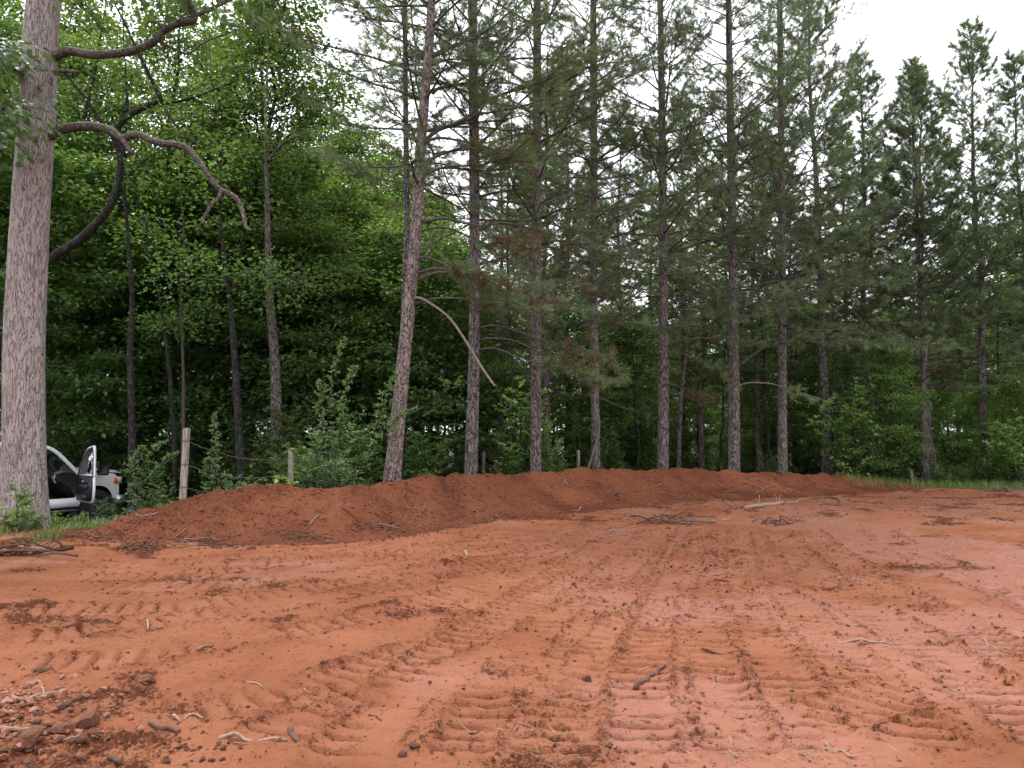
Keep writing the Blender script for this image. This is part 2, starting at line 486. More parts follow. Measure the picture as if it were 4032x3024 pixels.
def claymat(name, base, pale, crumb, wetc, litter=None, bumpd=.03, rough=.85):
    m, nt, out = mat_new(name)
    tc = nd(nt, 'ShaderNodeTexCoord')
    big = nd(nt, 'ShaderNodeTexNoise'); big.inputs['Scale'].default_value = .9; big.inputs['Detail'].default_value = 8; big.inputs['Roughness'].default_value = .65
    mid = nd(nt, 'ShaderNodeTexNoise'); mid.inputs['Scale'].default_value = 20; mid.inputs['Detail'].default_value = 8; mid.inputs['Roughness'].default_value = .7
    fin = nd(nt, 'ShaderNodeTexNoise'); fin.inputs['Scale'].default_value = 70; fin.inputs['Detail'].default_value = 5; fin.inputs['Roughness'].default_value = .7
    for n in (big, mid, fin): nt.links.new(tc.outputs['Object'], n.inputs['Vector'])
    r = ramp(nt, big.outputs['Fac'], [(.35, base), (.65, pale)])
    lo = nd(nt, 'ShaderNodeAttribute', attribute_name='loose')
    we = nd(nt, 'ShaderNodeAttribute', attribute_name='wet')
    # crumbs and painted groove shade: loose mask broken up by mid and fine noise
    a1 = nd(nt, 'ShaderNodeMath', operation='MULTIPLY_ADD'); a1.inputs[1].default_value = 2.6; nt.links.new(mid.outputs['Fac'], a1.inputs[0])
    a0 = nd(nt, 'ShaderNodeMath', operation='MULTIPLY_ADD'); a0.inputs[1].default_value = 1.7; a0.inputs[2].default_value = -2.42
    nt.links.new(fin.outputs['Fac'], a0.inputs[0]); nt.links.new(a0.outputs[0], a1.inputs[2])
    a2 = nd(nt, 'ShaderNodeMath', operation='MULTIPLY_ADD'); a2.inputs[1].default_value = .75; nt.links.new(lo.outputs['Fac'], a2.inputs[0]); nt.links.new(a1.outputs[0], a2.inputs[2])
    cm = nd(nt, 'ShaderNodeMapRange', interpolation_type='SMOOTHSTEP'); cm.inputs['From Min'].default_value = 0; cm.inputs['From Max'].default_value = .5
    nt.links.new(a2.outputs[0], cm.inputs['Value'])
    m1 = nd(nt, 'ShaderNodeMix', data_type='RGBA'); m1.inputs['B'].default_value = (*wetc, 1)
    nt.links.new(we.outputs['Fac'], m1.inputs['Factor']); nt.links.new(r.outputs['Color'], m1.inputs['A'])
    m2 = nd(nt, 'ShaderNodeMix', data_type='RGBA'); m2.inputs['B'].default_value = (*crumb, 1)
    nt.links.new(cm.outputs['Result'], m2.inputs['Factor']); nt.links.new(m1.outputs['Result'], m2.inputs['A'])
    b = nd(nt, 'ShaderNodeBsdfPrincipled'); b.inputs['Specular IOR Level'].default_value = .12
    spx = nd(nt, 'ShaderNodeMapRange'); spx.inputs['To Min'].default_value = .06; spx.inputs['To Max'].default_value = .3; nt.links.new(we.outputs['Fac'], spx.inputs['Value']); nt.links.new(spx.outputs['Result'], b.inputs['Specular IOR Level'])
    rr = nd(nt, 'ShaderNodeMapRange'); rr.inputs['To Min'].default_value = rough; rr.inputs['To Max'].default_value = .38
    dry = nd(nt, 'ShaderNodeMath', operation='SUBTRACT', use_clamp=True); nt.links.new(we.outputs['Fac'], dry.inputs[0]); nt.links.new(cm.outputs['Result'], dry.inputs[1])
    nt.links.new(dry.outputs[0], rr.inputs['Value']); nt.links.new(rr.outputs['Result'], b.inputs['Roughness'])
    nt.links.new(m2.outputs['Result'], b.inputs['Base Color'])
    h1 = nd(nt, 'ShaderNodeMath', operation='MULTIPLY_ADD'); h1.inputs[1].default_value = .4; nt.links.new(fin.outputs['Fac'], h1.inputs[0]); nt.links.new(mid.outputs['Fac'], h1.inputs[2])
    bp = nd(nt, 'ShaderNodeBump'); bp.inputs['Distance'].default_value = bumpd
    st = nd(nt, 'ShaderNodeMapRange'); st.inputs['To Min'].default_value = 1.0; st.inputs['To Max'].default_value = .25
    nt.links.new(dry.outputs[0], st.inputs['Value']); nt.links.new(st.outputs['Result'], bp.inputs['Strength'])
    nt.links.new(h1.outputs[0], bp.inputs['Height']); nt.links.new(bp.outputs['Normal'], b.inputs['Normal'])
    nt.links.new(b.outputs['BSDF'], out.inputs['Surface'])
    return m


def tintmat(name, stops, rough=.9, bump=0.0, nscale=60.0):
    m, nt, out = mat_new(name)
    a = nd(nt, 'ShaderNodeAttribute', attribute_name='tint')
    r = ramp(nt, a.outputs['Fac'], stops)
    b = nd(nt, 'ShaderNodeBsdfPrincipled'); b.inputs['Roughness'].default_value = rough; b.inputs['Specular IOR Level'].default_value = .3
    tc = nd(nt, 'ShaderNodeTexCoord'); n = nd(nt, 'ShaderNodeTexNoise'); n.inputs['Scale'].default_value = nscale; n.inputs['Detail'].default_value = 5
    nt.links.new(tc.outputs['Object'], n.inputs['Vector'])
    v = nd(nt, 'ShaderNodeMapRange'); v.inputs['To Min'].default_value = .6; v.inputs['To Max'].default_value = 1.4; nt.links.new(n.outputs['Fac'], v.inputs['Value'])
    h = nd(nt, 'ShaderNodeHueSaturation'); nt.links.new(v.outputs['Result'], h.inputs['Value']); nt.links.new(r.outputs['Color'], h.inputs['Color'])
    nt.links.new(h.outputs['Color'], b.inputs['Base Color'])
    if bump:
        bp = nd(nt, 'ShaderNodeBump'); bp.inputs['Distance'].default_value = bump; nt.links.new(n.outputs['Fac'], bp.inputs['Height']); nt.links.new(bp.outputs['Normal'], b.inputs['Normal'])
    nt.links.new(b.outputs['BSDF'], out.inputs['Surface'])
    return m


M = {}
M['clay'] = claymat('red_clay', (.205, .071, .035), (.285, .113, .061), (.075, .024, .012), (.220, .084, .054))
M['berm'] = claymat('berm_soil', (.135, .043, .021), (.175, .060, .030), (.080, .026, .014), (.13, .05, .03), bumpd=.025)
M['crumbs'] = tintmat('soil_crumbs', [(0, (.075, .025, .013)), (.6, (.13, .046, .025)), (1, (.22, .088, .05))])
M['stone'] = tintmat('clay_coated_stone', [(0, (.13, .048, .026)), (.6, (.19, .072, .04)), (1, (.26, .12, .078))], .85, .02, 18)
M['floor'] = plain('forest_litter', (.05, .048, .022), .95, noise=.6, nscale=3.0, bump=.03)
M['oakbark'] = barkmat('oak_bark', (.165, .128, .121), (.265, .211, .203), (.335, .273, .264), 24, .13, .018, contrast=(.0, .075))
M['limbbark'] = barkmat('oak_limb_bark', (.035, .025, .021), (.105, .076, .067), (.20, .158, .14), 26, .5, .012, patch=(.13, .14, .085))
M['pinebark'] = barkmat('pine_bark', (.034, .027, .025), (.12, .097, .092), (.22, .182, .175), 19, .34, .035, contrast=(.0, .11))
M['pinebark2'] = barkmat('pine_bark_near', (.075, .055, .050), (.17, .128, .119), (.28, .215, .20), 21, .34, .035, contrast=(.0, .11))
M['pinelimb'] = plain('pine_branch_bark', (.06, .045, .041), .9, noise=.5, nscale=25, bump=.006)
M['palelimb'] = plain('bare_pale_branch', (.17, .125, .105), .9, noise=.4, nscale=25, bump=.006)
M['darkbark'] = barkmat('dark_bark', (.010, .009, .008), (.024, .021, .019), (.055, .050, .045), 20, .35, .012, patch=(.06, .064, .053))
M['oakleaf'] = leafmat('oak_leaf', [(0, (.04, .072, .034)), (.5, (.078, .128, .054)), (1, (.15, .22, .09))], .36, .012, .12)
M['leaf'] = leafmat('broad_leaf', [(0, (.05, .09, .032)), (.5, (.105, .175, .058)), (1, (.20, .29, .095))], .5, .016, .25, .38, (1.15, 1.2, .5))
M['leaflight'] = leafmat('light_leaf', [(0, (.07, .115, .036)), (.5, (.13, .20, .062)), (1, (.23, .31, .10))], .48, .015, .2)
M['shrubleaf'] = leafmat('shrub_leaf', [(0, (.065, .105, .045)), (.5, (.12, .18, .08)), (1, (.21, .28, .13))], .36, .01, .12)
M['needle'] = leafmat('pine_needle', [(0, (.14, .065, .03)), (.12, (.12, .075, .03)), (.25, (.062, .085, .052)), (.6, (.115, .152, .084)), (1, (.20, .245, .105))], .38, .012, .12, tcol=(1.1, 1.15, .6))
M['grass'] = leafmat('grass_blade', [(0, (.05, .09, .02)), (.5, (.10, .165, .035)), (1, (.24, .25, .09))], .35, .0, .0)
M['straw'] = tintmat('dry_straw', [(0, (.11, .07, .035)), (.5, (.23, .165, .085)), (1, (.36, .29, .18))])
M['root'] = tintmat('roots_and_twigs', [(0, (.045, .02, .014)), (.5, (.135, .062, .04)), (1, (.29, .195, .145))], .85, .004, 40)
M['postwood'] = barkmat('weathered_post', (.07, .05, .036), (.22, .18, .145), (.31, .265, .225), 18, .05, .004, contrast=(.0, .05))
M['wire'] = plain('rusty_wire', (.12, .095, .085), .7, .2)
M['white'] = plain('white_paint', (.74, .76, .80), .25, spec=.5)
M['black'] = plain('black_plastic', (.012, .012, .014), .5)
M['trim'] = plain('dark_trim', (.03, .03, .034), .6)
M['greytrim'] = plain('grey_trim', (.16, .16, .17), .55)
M['silver'] = plain('silver_trim', (.55, .55, .57), .3, .8)
M['tyre'] = plain('tyre_rubber', (.02, .02, .02), .85, noise=.3, nscale=30)
M['amber'] = plain('amber_lens', (.75, .16, .02), .25)
M['lens'] = plain('clear_lens', (.5, .52, .55), .1)
M['paleblue'] = plain('pale_blue_plastic', (.35, .6, .75), .5)
M['blue'] = plain('blue_paint', (.03, .14, .45), .6)
M['lumber'] = plain('sawn_lumber', (.42, .30, .15), .8, noise=.25, nscale=6)
M['tarp'] = plain('dark_tarp', (.02, .035, .03), .6, noise=.4, nscale=5)
m, nt, out = mat_new('tinted_glass')
g = nd(nt, 'ShaderNodeBsdfGlass'); g.inputs['Color'].default_value = (.30, .34, .34, 1); g.inputs['IOR'].default_value = 1.02; g.inputs['Roughness'].default_value = 0
gg = nd(nt, 'ShaderNodeBsdfGlossy'); gg.inputs['Roughness'].default_value = .03
fr = nd(nt, 'ShaderNodeFresnel'); fr.inputs['IOR'].default_value = 1.5
ms = nd(nt, 'ShaderNodeMixShader'); nt.links.new(fr.outputs[0], ms.inputs['Fac']); nt.links.new(g.outputs[0], ms.inputs[1]); nt.links.new(gg.outputs[0], ms.inputs[2])
nt.links.new(ms.outputs[0], out.inputs['Surface'])
M['glass'] = m

# ------------------------------------------------------------------ terrain
def T(x, y):
    """smooth base terrain: level field, falling away behind the oak and beyond the wood"""
    x = np.asarray(x, float); y = np.asarray(y, float)
    drop = -0.72 * sstep(12.6, 18.5, y) * sstep(-4.0, -8.5, x)
    back = -0.035 * np.clip(y - 22, 0, 70)
    return drop + back + 0.06 * fbm(x * .12, y * .12, 2, 11)


# berm spine: photo column, crest depth, crest height, front width
BS = np.array([[250, 11.4, .03, .8], [400, 11.9, .12, 1.0], [550, 12.2, .32, 1.3], [720, 12.5, .56, 1.6], [900, 12.7, .66, 1.7], [1100, 12.9, .74, 1.75],
               [1300, 13.2, .70, 1.7], [1500, 14.0, .70, 1.8], [1620, 14.6, .75, 1.8], [1750, 15.3, .77, 1.8], [1900, 16.0, .79, 1.8], [2200, 17.6, .72, 1.8],
               [2600, 20.0, .62, 2.0], [3000, 21.6, .50, 1.9], [3300, 23.0, .33, 1.6], [3500, 24.2, .12, 1.2], [3620, 25.0, .01, .8]])
SPX = np.array([[(b[0] - W0 / 2) / F * b[1], b[1], b[2], b[3]] for b in BS])
SPL = smooth_path(SPX, 160)


def spine(x, y):
    """signed distance across (front negative), height, front width, distance along"""
    x = np.atleast_1d(np.asarray(x, float)); y = np.atleast_1d(np.asarray(y, float))
    best = np.full(x.shape, 1e9); k = np.zeros(x.shape, int)
    for i in range(len(SPL)):
        d = (x - SPL[i, 0]) ** 2 + (y - SPL[i, 1]) ** 2
        m = d < best; best[m] = d[m]; k[m] = i
    tg = np.gradient(SPL[:, :2], axis=0); tg = tg / np.linalg.norm(tg, axis=1, keepdims=True)
    nx, ny = -tg[k, 1], tg[k, 0]
    dx, dy = x - SPL[k, 0], y - SPL[k, 1]
    dist = dx * nx + dy * ny
    along = dx * tg[k, 0] + dy * tg[k, 1]
    endm = ((k == 0) & (along < 0)) | ((k == len(SPL) - 1) & (along > 0))
    return dist, SPL[k, 2] * np.where(endm, np.exp(-along ** 2 * 3), 1), SPL[k, 3], k


def bermh(x, y):
    d, h, w, k = spine(x, y)
    f = np.where(d < 0, 1 - sstep(0, 1, -d / w) , 1 - sstep(0, 1, d / 1.5))
    f = np.where(d < 0, np.clip(1 + d / w, 0, 1) ** 1.15 * (.35 + .65 * sstep(0, 1, np.clip(1 + d / w, 0, 1))) , f)
    lump = fbm(np.asarray(x) * 1.3, np.asarray(y) * 1.3, 4, 21) * .09 + fbm(np.asarray(x) * 5, np.asarray(y) * 5, 3, 31) * .022
    return h * f + lump * sstep(0, .3, f) * sstep(0, .25, h)


def G(x, y):
    return T(x, y) + np.maximum(0, bermh(x, y).reshape(np.shape(x)))


def hit(px, py, ymax=60):
    """where the ray of a photo pixel meets the ground or berm"""
    ys = np.concatenate([np.arange(1.5, 26, .04), np.arange(26, ymax, .3)])
    u, v = (px - W0 / 2) / F, (H0 / 2 - py) / F
    d = np.array([u, CP - v * SP, SP + v * CP])
    xs = d[0] / d[1] * ys; zs = EYE + d[2] / d[1] * ys
    g = G(xs, ys)
    i = np.argmax(zs < g) if np.any(zs < g) else len(ys) - 1
    return np.array([xs[i], ys[i], g[i]])


def inside(x, y):
    """1 on the cleared field, 0 in the wood"""
    x = np.asarray(x, float); y = np.asarray(y, float)
    d, h, w, k = spine(x.ravel(), y.ravel())
    d = d.reshape(x.shape)
    far = sstep(22.6, 21.4, y + .5 * pn(x * .7, y * .7, 5))
    left = sstep(-9.8, -8.4, x + .6 * pn(x * .6, y * .6, 6)) + sstep(11.4, 10.2, y + .4 * pn(x * .9, y * .9, 8))
    # behind the berm nothing is cleared
    behind = np.where((x > -7.5) & (x < 13.2), 1 - sstep(-.3, .5, d), 1)
    return np.clip(left, 0, 1) * np.where(x > 12.5, far, 1) * behind


# --- cleared field: a fan of strips, finer close by, each vertex at its real height
ya = np.concatenate([np.linspace(-7, 1.6, 14)[:-1], np.geomspace(1.6, 2.9, 40)[:-1], np.geomspace(2.9, 26.5, 700)])
ncol = 660
uu = np.linspace(-1, 1, ncol)
hw = .74 * np.clip(ya, 0, None) + 4.2
GX = uu[None, :] * hw[:, None]
GY = np.repeat(ya[:, None], ncol, 1)
GX = GX + .1 * pn(GY * .5, GX * .1, 2)

TRK = []   # tracks of a tracked machine: photo pixels along the centre line, width and cleat pitch in metres
for pp in ([(300, 2330), (1100, 2300), (1900, 2190), (2500, 2085)], [(0, 2530), (700, 2450), (1500, 2330), (2200, 2190)], [(0, 2300), (900, 2255), (1700, 2160), (2300, 2080)],
           [(60, 2420), (900, 2375), (1700, 2265), (2300, 2140)], [(0, 2640), (800, 2560), (1600, 2400), (2300, 2200)], [(500, 2850), (1200, 2720), (1900, 2470), (2400, 2230)], [(0, 2235), (800, 2215), (1500, 2150), (2000, 2100)], [(700, 2240), (1500, 2200), (2300, 2090), (2800, 2010)]):
    TRK.append((pp, .44, .16))
for x0, x1, x2, x3 in ((1300, 1700, 2200, 2510), (1820, 2060, 2390, 2610), (2130, 2270, 2490, 2660), (2560, 2560, 2650, 2740),
                       (2900, 2800, 2770, 2805), (3330, 3070, 2920, 2890), (3700, 3320, 3040, 2940), (4300, 3740, 3250, 3060), (4680, 4020, 3440, 3160), (5200, 4560, 3840, 3430)):
    TRK.append(([(x0, 3040), (x1, 2620), (x2, 2280), (x3, 2080)], .46, .165))
TRK.append(([(1000, 2960), (1250, 2790), (1500, 2690)], .40, .17)); TRK.append(([(3000, 2990), (3350, 2800), (3900, 2640)], .45, .165)); TRK.append(([(2300, 2500), (2900, 2330), (3700, 2240)], .45, .165))


def gnd0(px, py):
    u, v = (px - W0 / 2) / F, (H0 / 2 - py) / F
    d = np.array([u, CP - v * SP, SP + v * CP]); k = -EYE / d[2]
    return np.array([d[0] * k, d[1] * k])


def field_detail(x, y):
    """relief of the worked clay plus masks for loose soil (with painted groove shade) and damp pressed clay"""
    sh = x.shape; x = x.ravel(); y = y.ravel()
    big = fbm(x * .35, y * .35, 3, 41)
    med = fbm(x * 1.6, y * 1.6, 3, 42)
    z = .035 * big + .016 * med
    loose = .18 + .82 * sstep(.2, .9, fbm(x * .8, y * .8, 4, 43) + .5 * pn(x * 3.3, y * 3.3, 44))
    wet = .8 * sstep(.15, .7, fbm(x * .45 + 3, y * .45, 4, 45) + .12 + .25 * np.clip((x - .5) / 3, -1, 1)) * .9
    press = np.zeros_like(x)
    crumbs_edge = np.zeros_like(x)
    for ti, (pp, wd, pitch) in enumerate(TRK):
        C = smooth_path(np.array([np.append(gnd0(*p), 0) for p in pp]), 90)[:, :2]
        lo, hi = C.min(0) - 1, C.max(0) + 1
        idx = np.where((x > lo[0]) & (x < hi[0]) & (y > lo[1]) & (y < hi[1]))[0]
        if len(idx) == 0: continue
        X, Y = x[idx], y[idx]
        best = np.full(len(idx), 1e9); tt = np.zeros(len(idx)); ss = np.zeros(len(idx)); acc = 0
        for i in range(len(C) - 1):
            a, b = C[i], C[i + 1]; e = b - a; L = np.hypot(*e); e = e / L
            dx, dy = X - a[0], Y - a[1]
            s = np.clip(dx * e[0] + dy * e[1], 0, L)
            qx, qy = dx - e[0] * s, dy - e[1] * s
            dd = qx * qx + qy * qy
            m = dd < best
            best[m] = dd[m]; ss[m] = acc + s[m]; tt[m] = (e[0] * qy - e[1] * qx)[m]
            acc += L
        r = np.abs(tt)
        endf = sstep(0, .3, ss) * sstep(0, .3, acc - ss)
        wear = sstep(-.75, .0, fbm(X * .9, Y * .9, 3, 50 + ti)) * endf
        ins = sstep(wd / 2 + .03, wd / 2 - .03, r + .03 * pn(X * 4, Y * 4, 60)) * wear
        sj = ss + .007 * pn(X * 4, Y * 4, 61) + .003 * pn(X * 21, Y * 21, 64) + .1 * tt * (1 if ti % 2 else -1)
        ph = (sj / pitch) % 1.0
        groove = sstep(.15, .06, np.abs(ph - .5))
        ridge = np.exp(-((ph - .76) / .06) ** 2)
        cut = sstep(-.6, .0, pn(X * 2.5, Y * 2.5, 70 + ti))
        zt = -.012 - .050 * groove * cut + .010 * ridge * cut
        z[idx] = z[idx] * (1 - .8 * ins) + zt * ins
        edge = np.exp(-((r - wd / 2 - .035) / .05) ** 2) * wear
        z[idx] += edge * (.014 + .022 * pn(X * 6, Y * 6, 62))
        loose[idx] = loose[idx] * (1 - .6 * ins) + ins * (.55 * groove + .35 * ridge) * cut  # dark crumb colour in the grooves also paints in their weak shade
        crumbs_edge[idx] = np.maximum(crumbs_edge[idx], edge)
        press[idx] = np.maximum(press[idx], ins)
        wet[idx] = np.clip(wet[idx] + .15 * ins * (1 - groove), 0, 1)
    loose = np.clip(np.maximum(loose, crumbs_edge * .6), 0, 1)
    # rubble corner beside the camera and cloddy strip along the berm foot
    rub = sstep(.9, 0, np.hypot((x + 3.1) / .8, (y - 4.4) / .7) - .2)
    loose = np.maximum(loose, .55 * rub)
    z += rub * (.05 + .03 * pn(x * 3, y * 3, 63))
    z += (.30 + loose) * (.022 * pn(x * 8, y * 8, 46) + .022 * np.abs(pn(x * 17, y * 17, 47)) + .018 * np.abs(pn(x * 31, y * 31, 48)))
    z += (1 - press) * .005 * pn(x * 12, y * 12, 49)
    wet = wet * (1 - .7 * loose) * (1 - rub)
    return z.reshape(sh), loose.reshape(sh), wet.reshape(sh)


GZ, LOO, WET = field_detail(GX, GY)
ins_f = inside(GX, GY)
GZ = GZ + T(GX, GY) - .35 * (1 - sstep(.15, .6, ins_f))
far_loose = .32 * sstep(13, 20, GY)
LOO = np.clip(LOO + far_loose, 0, 1)
nr = len(ya)
ii = np.arange(nr - 1)[:, None] * ncol; jj = np.arange(ncol - 1)[None, :]
Q = np.stack([ii + jj, ii + jj + 1, ii + ncol + jj + 1, ii + ncol + jj], -1).reshape(-1, 4)
mb = MB(); mb.add(np.stack([GX, GY, GZ], -1).reshape(-1, 3), Q)
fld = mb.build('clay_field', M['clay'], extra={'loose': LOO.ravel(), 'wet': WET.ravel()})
tag(fld, 'cleared field of orange red clay pressed by machine tracks', kind='structure')

# --- wide ground sheet under the wood and out to the horizon
xa = np.concatenate([-np.geomspace(1200, 42, 14), np.linspace(-40, 40, 130), np.geomspace(42, 1200, 14)])
yb = np.concatenate([-np.geomspace(1200, 32, 12), np.linspace(-30, 70, 150), np.geomspace(73, 1500, 16)])
X, Y = np.meshgrid(xa, yb)
Z = T(X, Y) + .03 * fbm(X * .9, Y * .9, 3, 77) - .14 - .25 * sstep(.05, .5, inside(X, Y)) + .14 * (1 - sstep(0, .2, inside(X, Y)))
mb = MB(); nc = len(xa)
ii = np.arange(len(yb) - 1)[:, None] * nc; jj = np.arange(nc - 1)[None, :]
mb.add(np.stack([X, Y, Z], -1).reshape(-1, 3), np.stack([ii + jj, ii + jj + 1, ii + nc + jj + 1, ii + nc + jj], -1).reshape(-1, 4))
tag(mb.build('ground', M['floor']), 'leaf strewn forest ground running under the trees', kind='structure')

# --- berm of pushed-up soil
tg = np.gradient(SPL[:, :2], axis=0); tg /= np.linalg.norm(tg, axis=1, keepdims=True)
sp2 = smooth_path(SPX, 620); tg2 = np.gradient(sp2[:, :2], axis=0); tg2 /= np.linalg.norm(tg2, axis=1, keepdims=True)
tv = np.concatenate([np.linspace(-1.25, .1, 62), np.linspace(.13, 1.1, 18)])
BX = sp2[:, 0][:, None] - tg2[:, 1][:, None] * np.where(tv < 0, tv[None, :] * sp2[:, 3][:, None], tv[None, :] * 1.5)
BY = sp2[:, 1][:, None] + tg2[:, 0][:, None] * np.where(tv < 0, tv[None, :] * sp2[:, 3][:, None], tv[None, :] * 1.5)
bh = bermh(BX.ravel(), BY.ravel()).reshape(BX.shape)
rough = .016 * fbm(BX * 6, BY * 6, 3, 81) + .008 * np.abs(pn(BX * 18, BY * 18, 82)) + .007 * np.abs(pn(BX * 30, BY * 30, 83))
edge = np.minimum(sstep(-1.25, -.95, tv), sstep(1.1, .9, tv))[None, :] * np.minimum(sstep(0, 20, np.arange(620)), sstep(619, 595, np.arange(620)))[:, None]
BZ = T(BX, BY) + bh + rough - .30 * (1 - edge) + .015
bl = np.clip(.45 + .55 * fbm(BX * 1.2, BY * 1.2, 3, 84) + .35 * sstep(.25, 0, bh), 0, 1)
pale_top = sstep(.25, .6, bh) * sstep(.1, .5, fbm(BX * .5, BY * .9, 3, 85)) * 0
mb = MB(); nt2 = len(tv)
ii = np.arange(619)[:, None] * nt2; jj = np.arange(nt2 - 1)[None, :]
mb.add(np.stack([BX, BY, BZ], -1).reshape(-1, 3), np.stack([ii + jj, ii + nt2 + jj, ii + nt2 + jj + 1, ii + jj + 1], -1).reshape(-1, 4))
tag(mb.build('soil_berm', M['berm'], extra={'loose': bl.ravel(), 'wet': np.zeros(bl.size)}), 'long low berm of pushed up dark red soil along the wood', kind='structure')

# ------------------------------------------------------------------ tree makers (all in local space, base at the origin)
def interp(P, s):
    k = s * (len(P) - 1); i = min(int(k), len(P) - 2); t = k - i
    return P[i] * (1 - t) + P[i + 1] * t


def broadleaf(seed, H, cb, R, tr, nprim=28, sec=7, clump=22, leaf=.165, spread=.30, lean=.25, flat=.17):
    rng = np.random.default_rng(seed)
    wood, lf = MB(), MB()
    n = 14
    t = np.linspace(0, 1, n)
    wob = np.cumsum(rng.normal(size=(n, 2)) * H * .012, 0)
    la = rng.uniform(0, 2 * np.pi)
    tp = np.stack([wob[:, 0] + math.cos(la) * lean * t ** 1.5 * H * .2, wob[:, 1] + math.sin(la) * lean * t ** 1.5 * H * .2, t * H], 1)
    tp[:, :2] -= tp[0, :2]; tp[0, 2] = -.25
    tube(wood, tp, tr * (1 - .86 * t ** .9) * (1 + .45 * np.exp(-t * 26)), 10, .5, lump=.10)
    C, D = [], []
    P0, P1, r0, r1 = [], [], [], []
    az = rng.uniform(0, 6)
    for i in range(nprim):
        u = (i + rng.uniform(0, .9)) / nprim
        z = cb + (H * .97 - cb) * u
        b = interp(tp, z / H)
        az += 2.4 + rng.normal() * .4
        L = R * (1 - u) ** .55 * (.6 + .4 * min(1, u / .25)) * rng.uniform(.7, 1.15) + .35
        el = math.radians(8 + 50 * u + rng.normal() * 9)
        d = np.array([math.cos(az) * math.cos(el), math.sin(az) * math.cos(el), math.sin(el)])
        pts = [b]; dd = d.copy(); m = 6
        for k in range(m):
            dd = norm(dd + rng.normal(size=3) * .13 + np.array([0, 0, .05 if k < 3 else -.07]))
            pts.append(pts[-1] + dd * L / m)
        pts = np.array(pts)
        rb = max(.012, tr * .36 * (L / R) * (1 - .5 * u))
        tube(wood, pts, np.linspace(rb, .006, m + 1), 5, .5, cap=False)
        for j in range(sec):
            s = .22 + .78 * (j + rng.uniform(0, 1)) / sec
            b2 = interp(pts, min(s, .999))
            sd_ = 1 if j % 2 else -1
            a2 = az + sd_ * rng.uniform(.5, 1.2)
            e2 = rng.uniform(-.15, .25)
            d2 = np.array([math.cos(a2) * math.cos(e2), math.sin(a2) * math.cos(e2), math.sin(e2)])
            L2 = (L * .42 * (1.15 - s * .7)) * rng.uniform(.7, 1.2) + .2
            mid = b2 + d2 * L2 * .5 + np.array([0, 0, .04])
            end = b2 + d2 * L2 + np.array([0, 0, -.06 * L2]) + rng.normal(size=3) * .05
            P0 += [b2, mid]; P1 += [mid, end]; r0 += [rb * .3 + .004, .006]; r1 += [.006, .003]
            for k in range(2 + int(L2 / .4)):
                f = rng.uniform(.25, 1.08)
                C.append((b2 * (1 - f) + end * f) + rng.normal(size=3) * .08); D.append(d2)
        for k in range(2):
            C.append(pts[-1] + rng.normal(size=3) * .12); D.append(d)
    sticks(wood, P0, P1, np.array(r0), np.array(r1))
    C, D = np.array(C), np.array(D)
    k = int(clump * .75)
    ct = rng.beta(1.6, 1.9, len(C))
    off = rng.normal(size=(len(C) * k, 3)) * np.array([spread, spread, spread * flat])
    P = np.repeat(C, k, 0) + off
    out_ = norm(off * np.array([1, 1, .3]) + np.repeat(D, k, 0) * .25 + rng.normal(size=off.shape) * .2 + np.array([0, 0, -.05]))
    N = norm(rng.normal(size=off.shape) * .36 + np.array([0, 0, 1.0]))
    Ls = leaf * rng.uniform(.65, 1.2, len(P))
    leaves(lf, P, out_, N, Ls, Ls * .68, np.clip(np.repeat(ct, k) + rng.normal(size=len(P)) * .16, 0, 1))
    return wood, lf


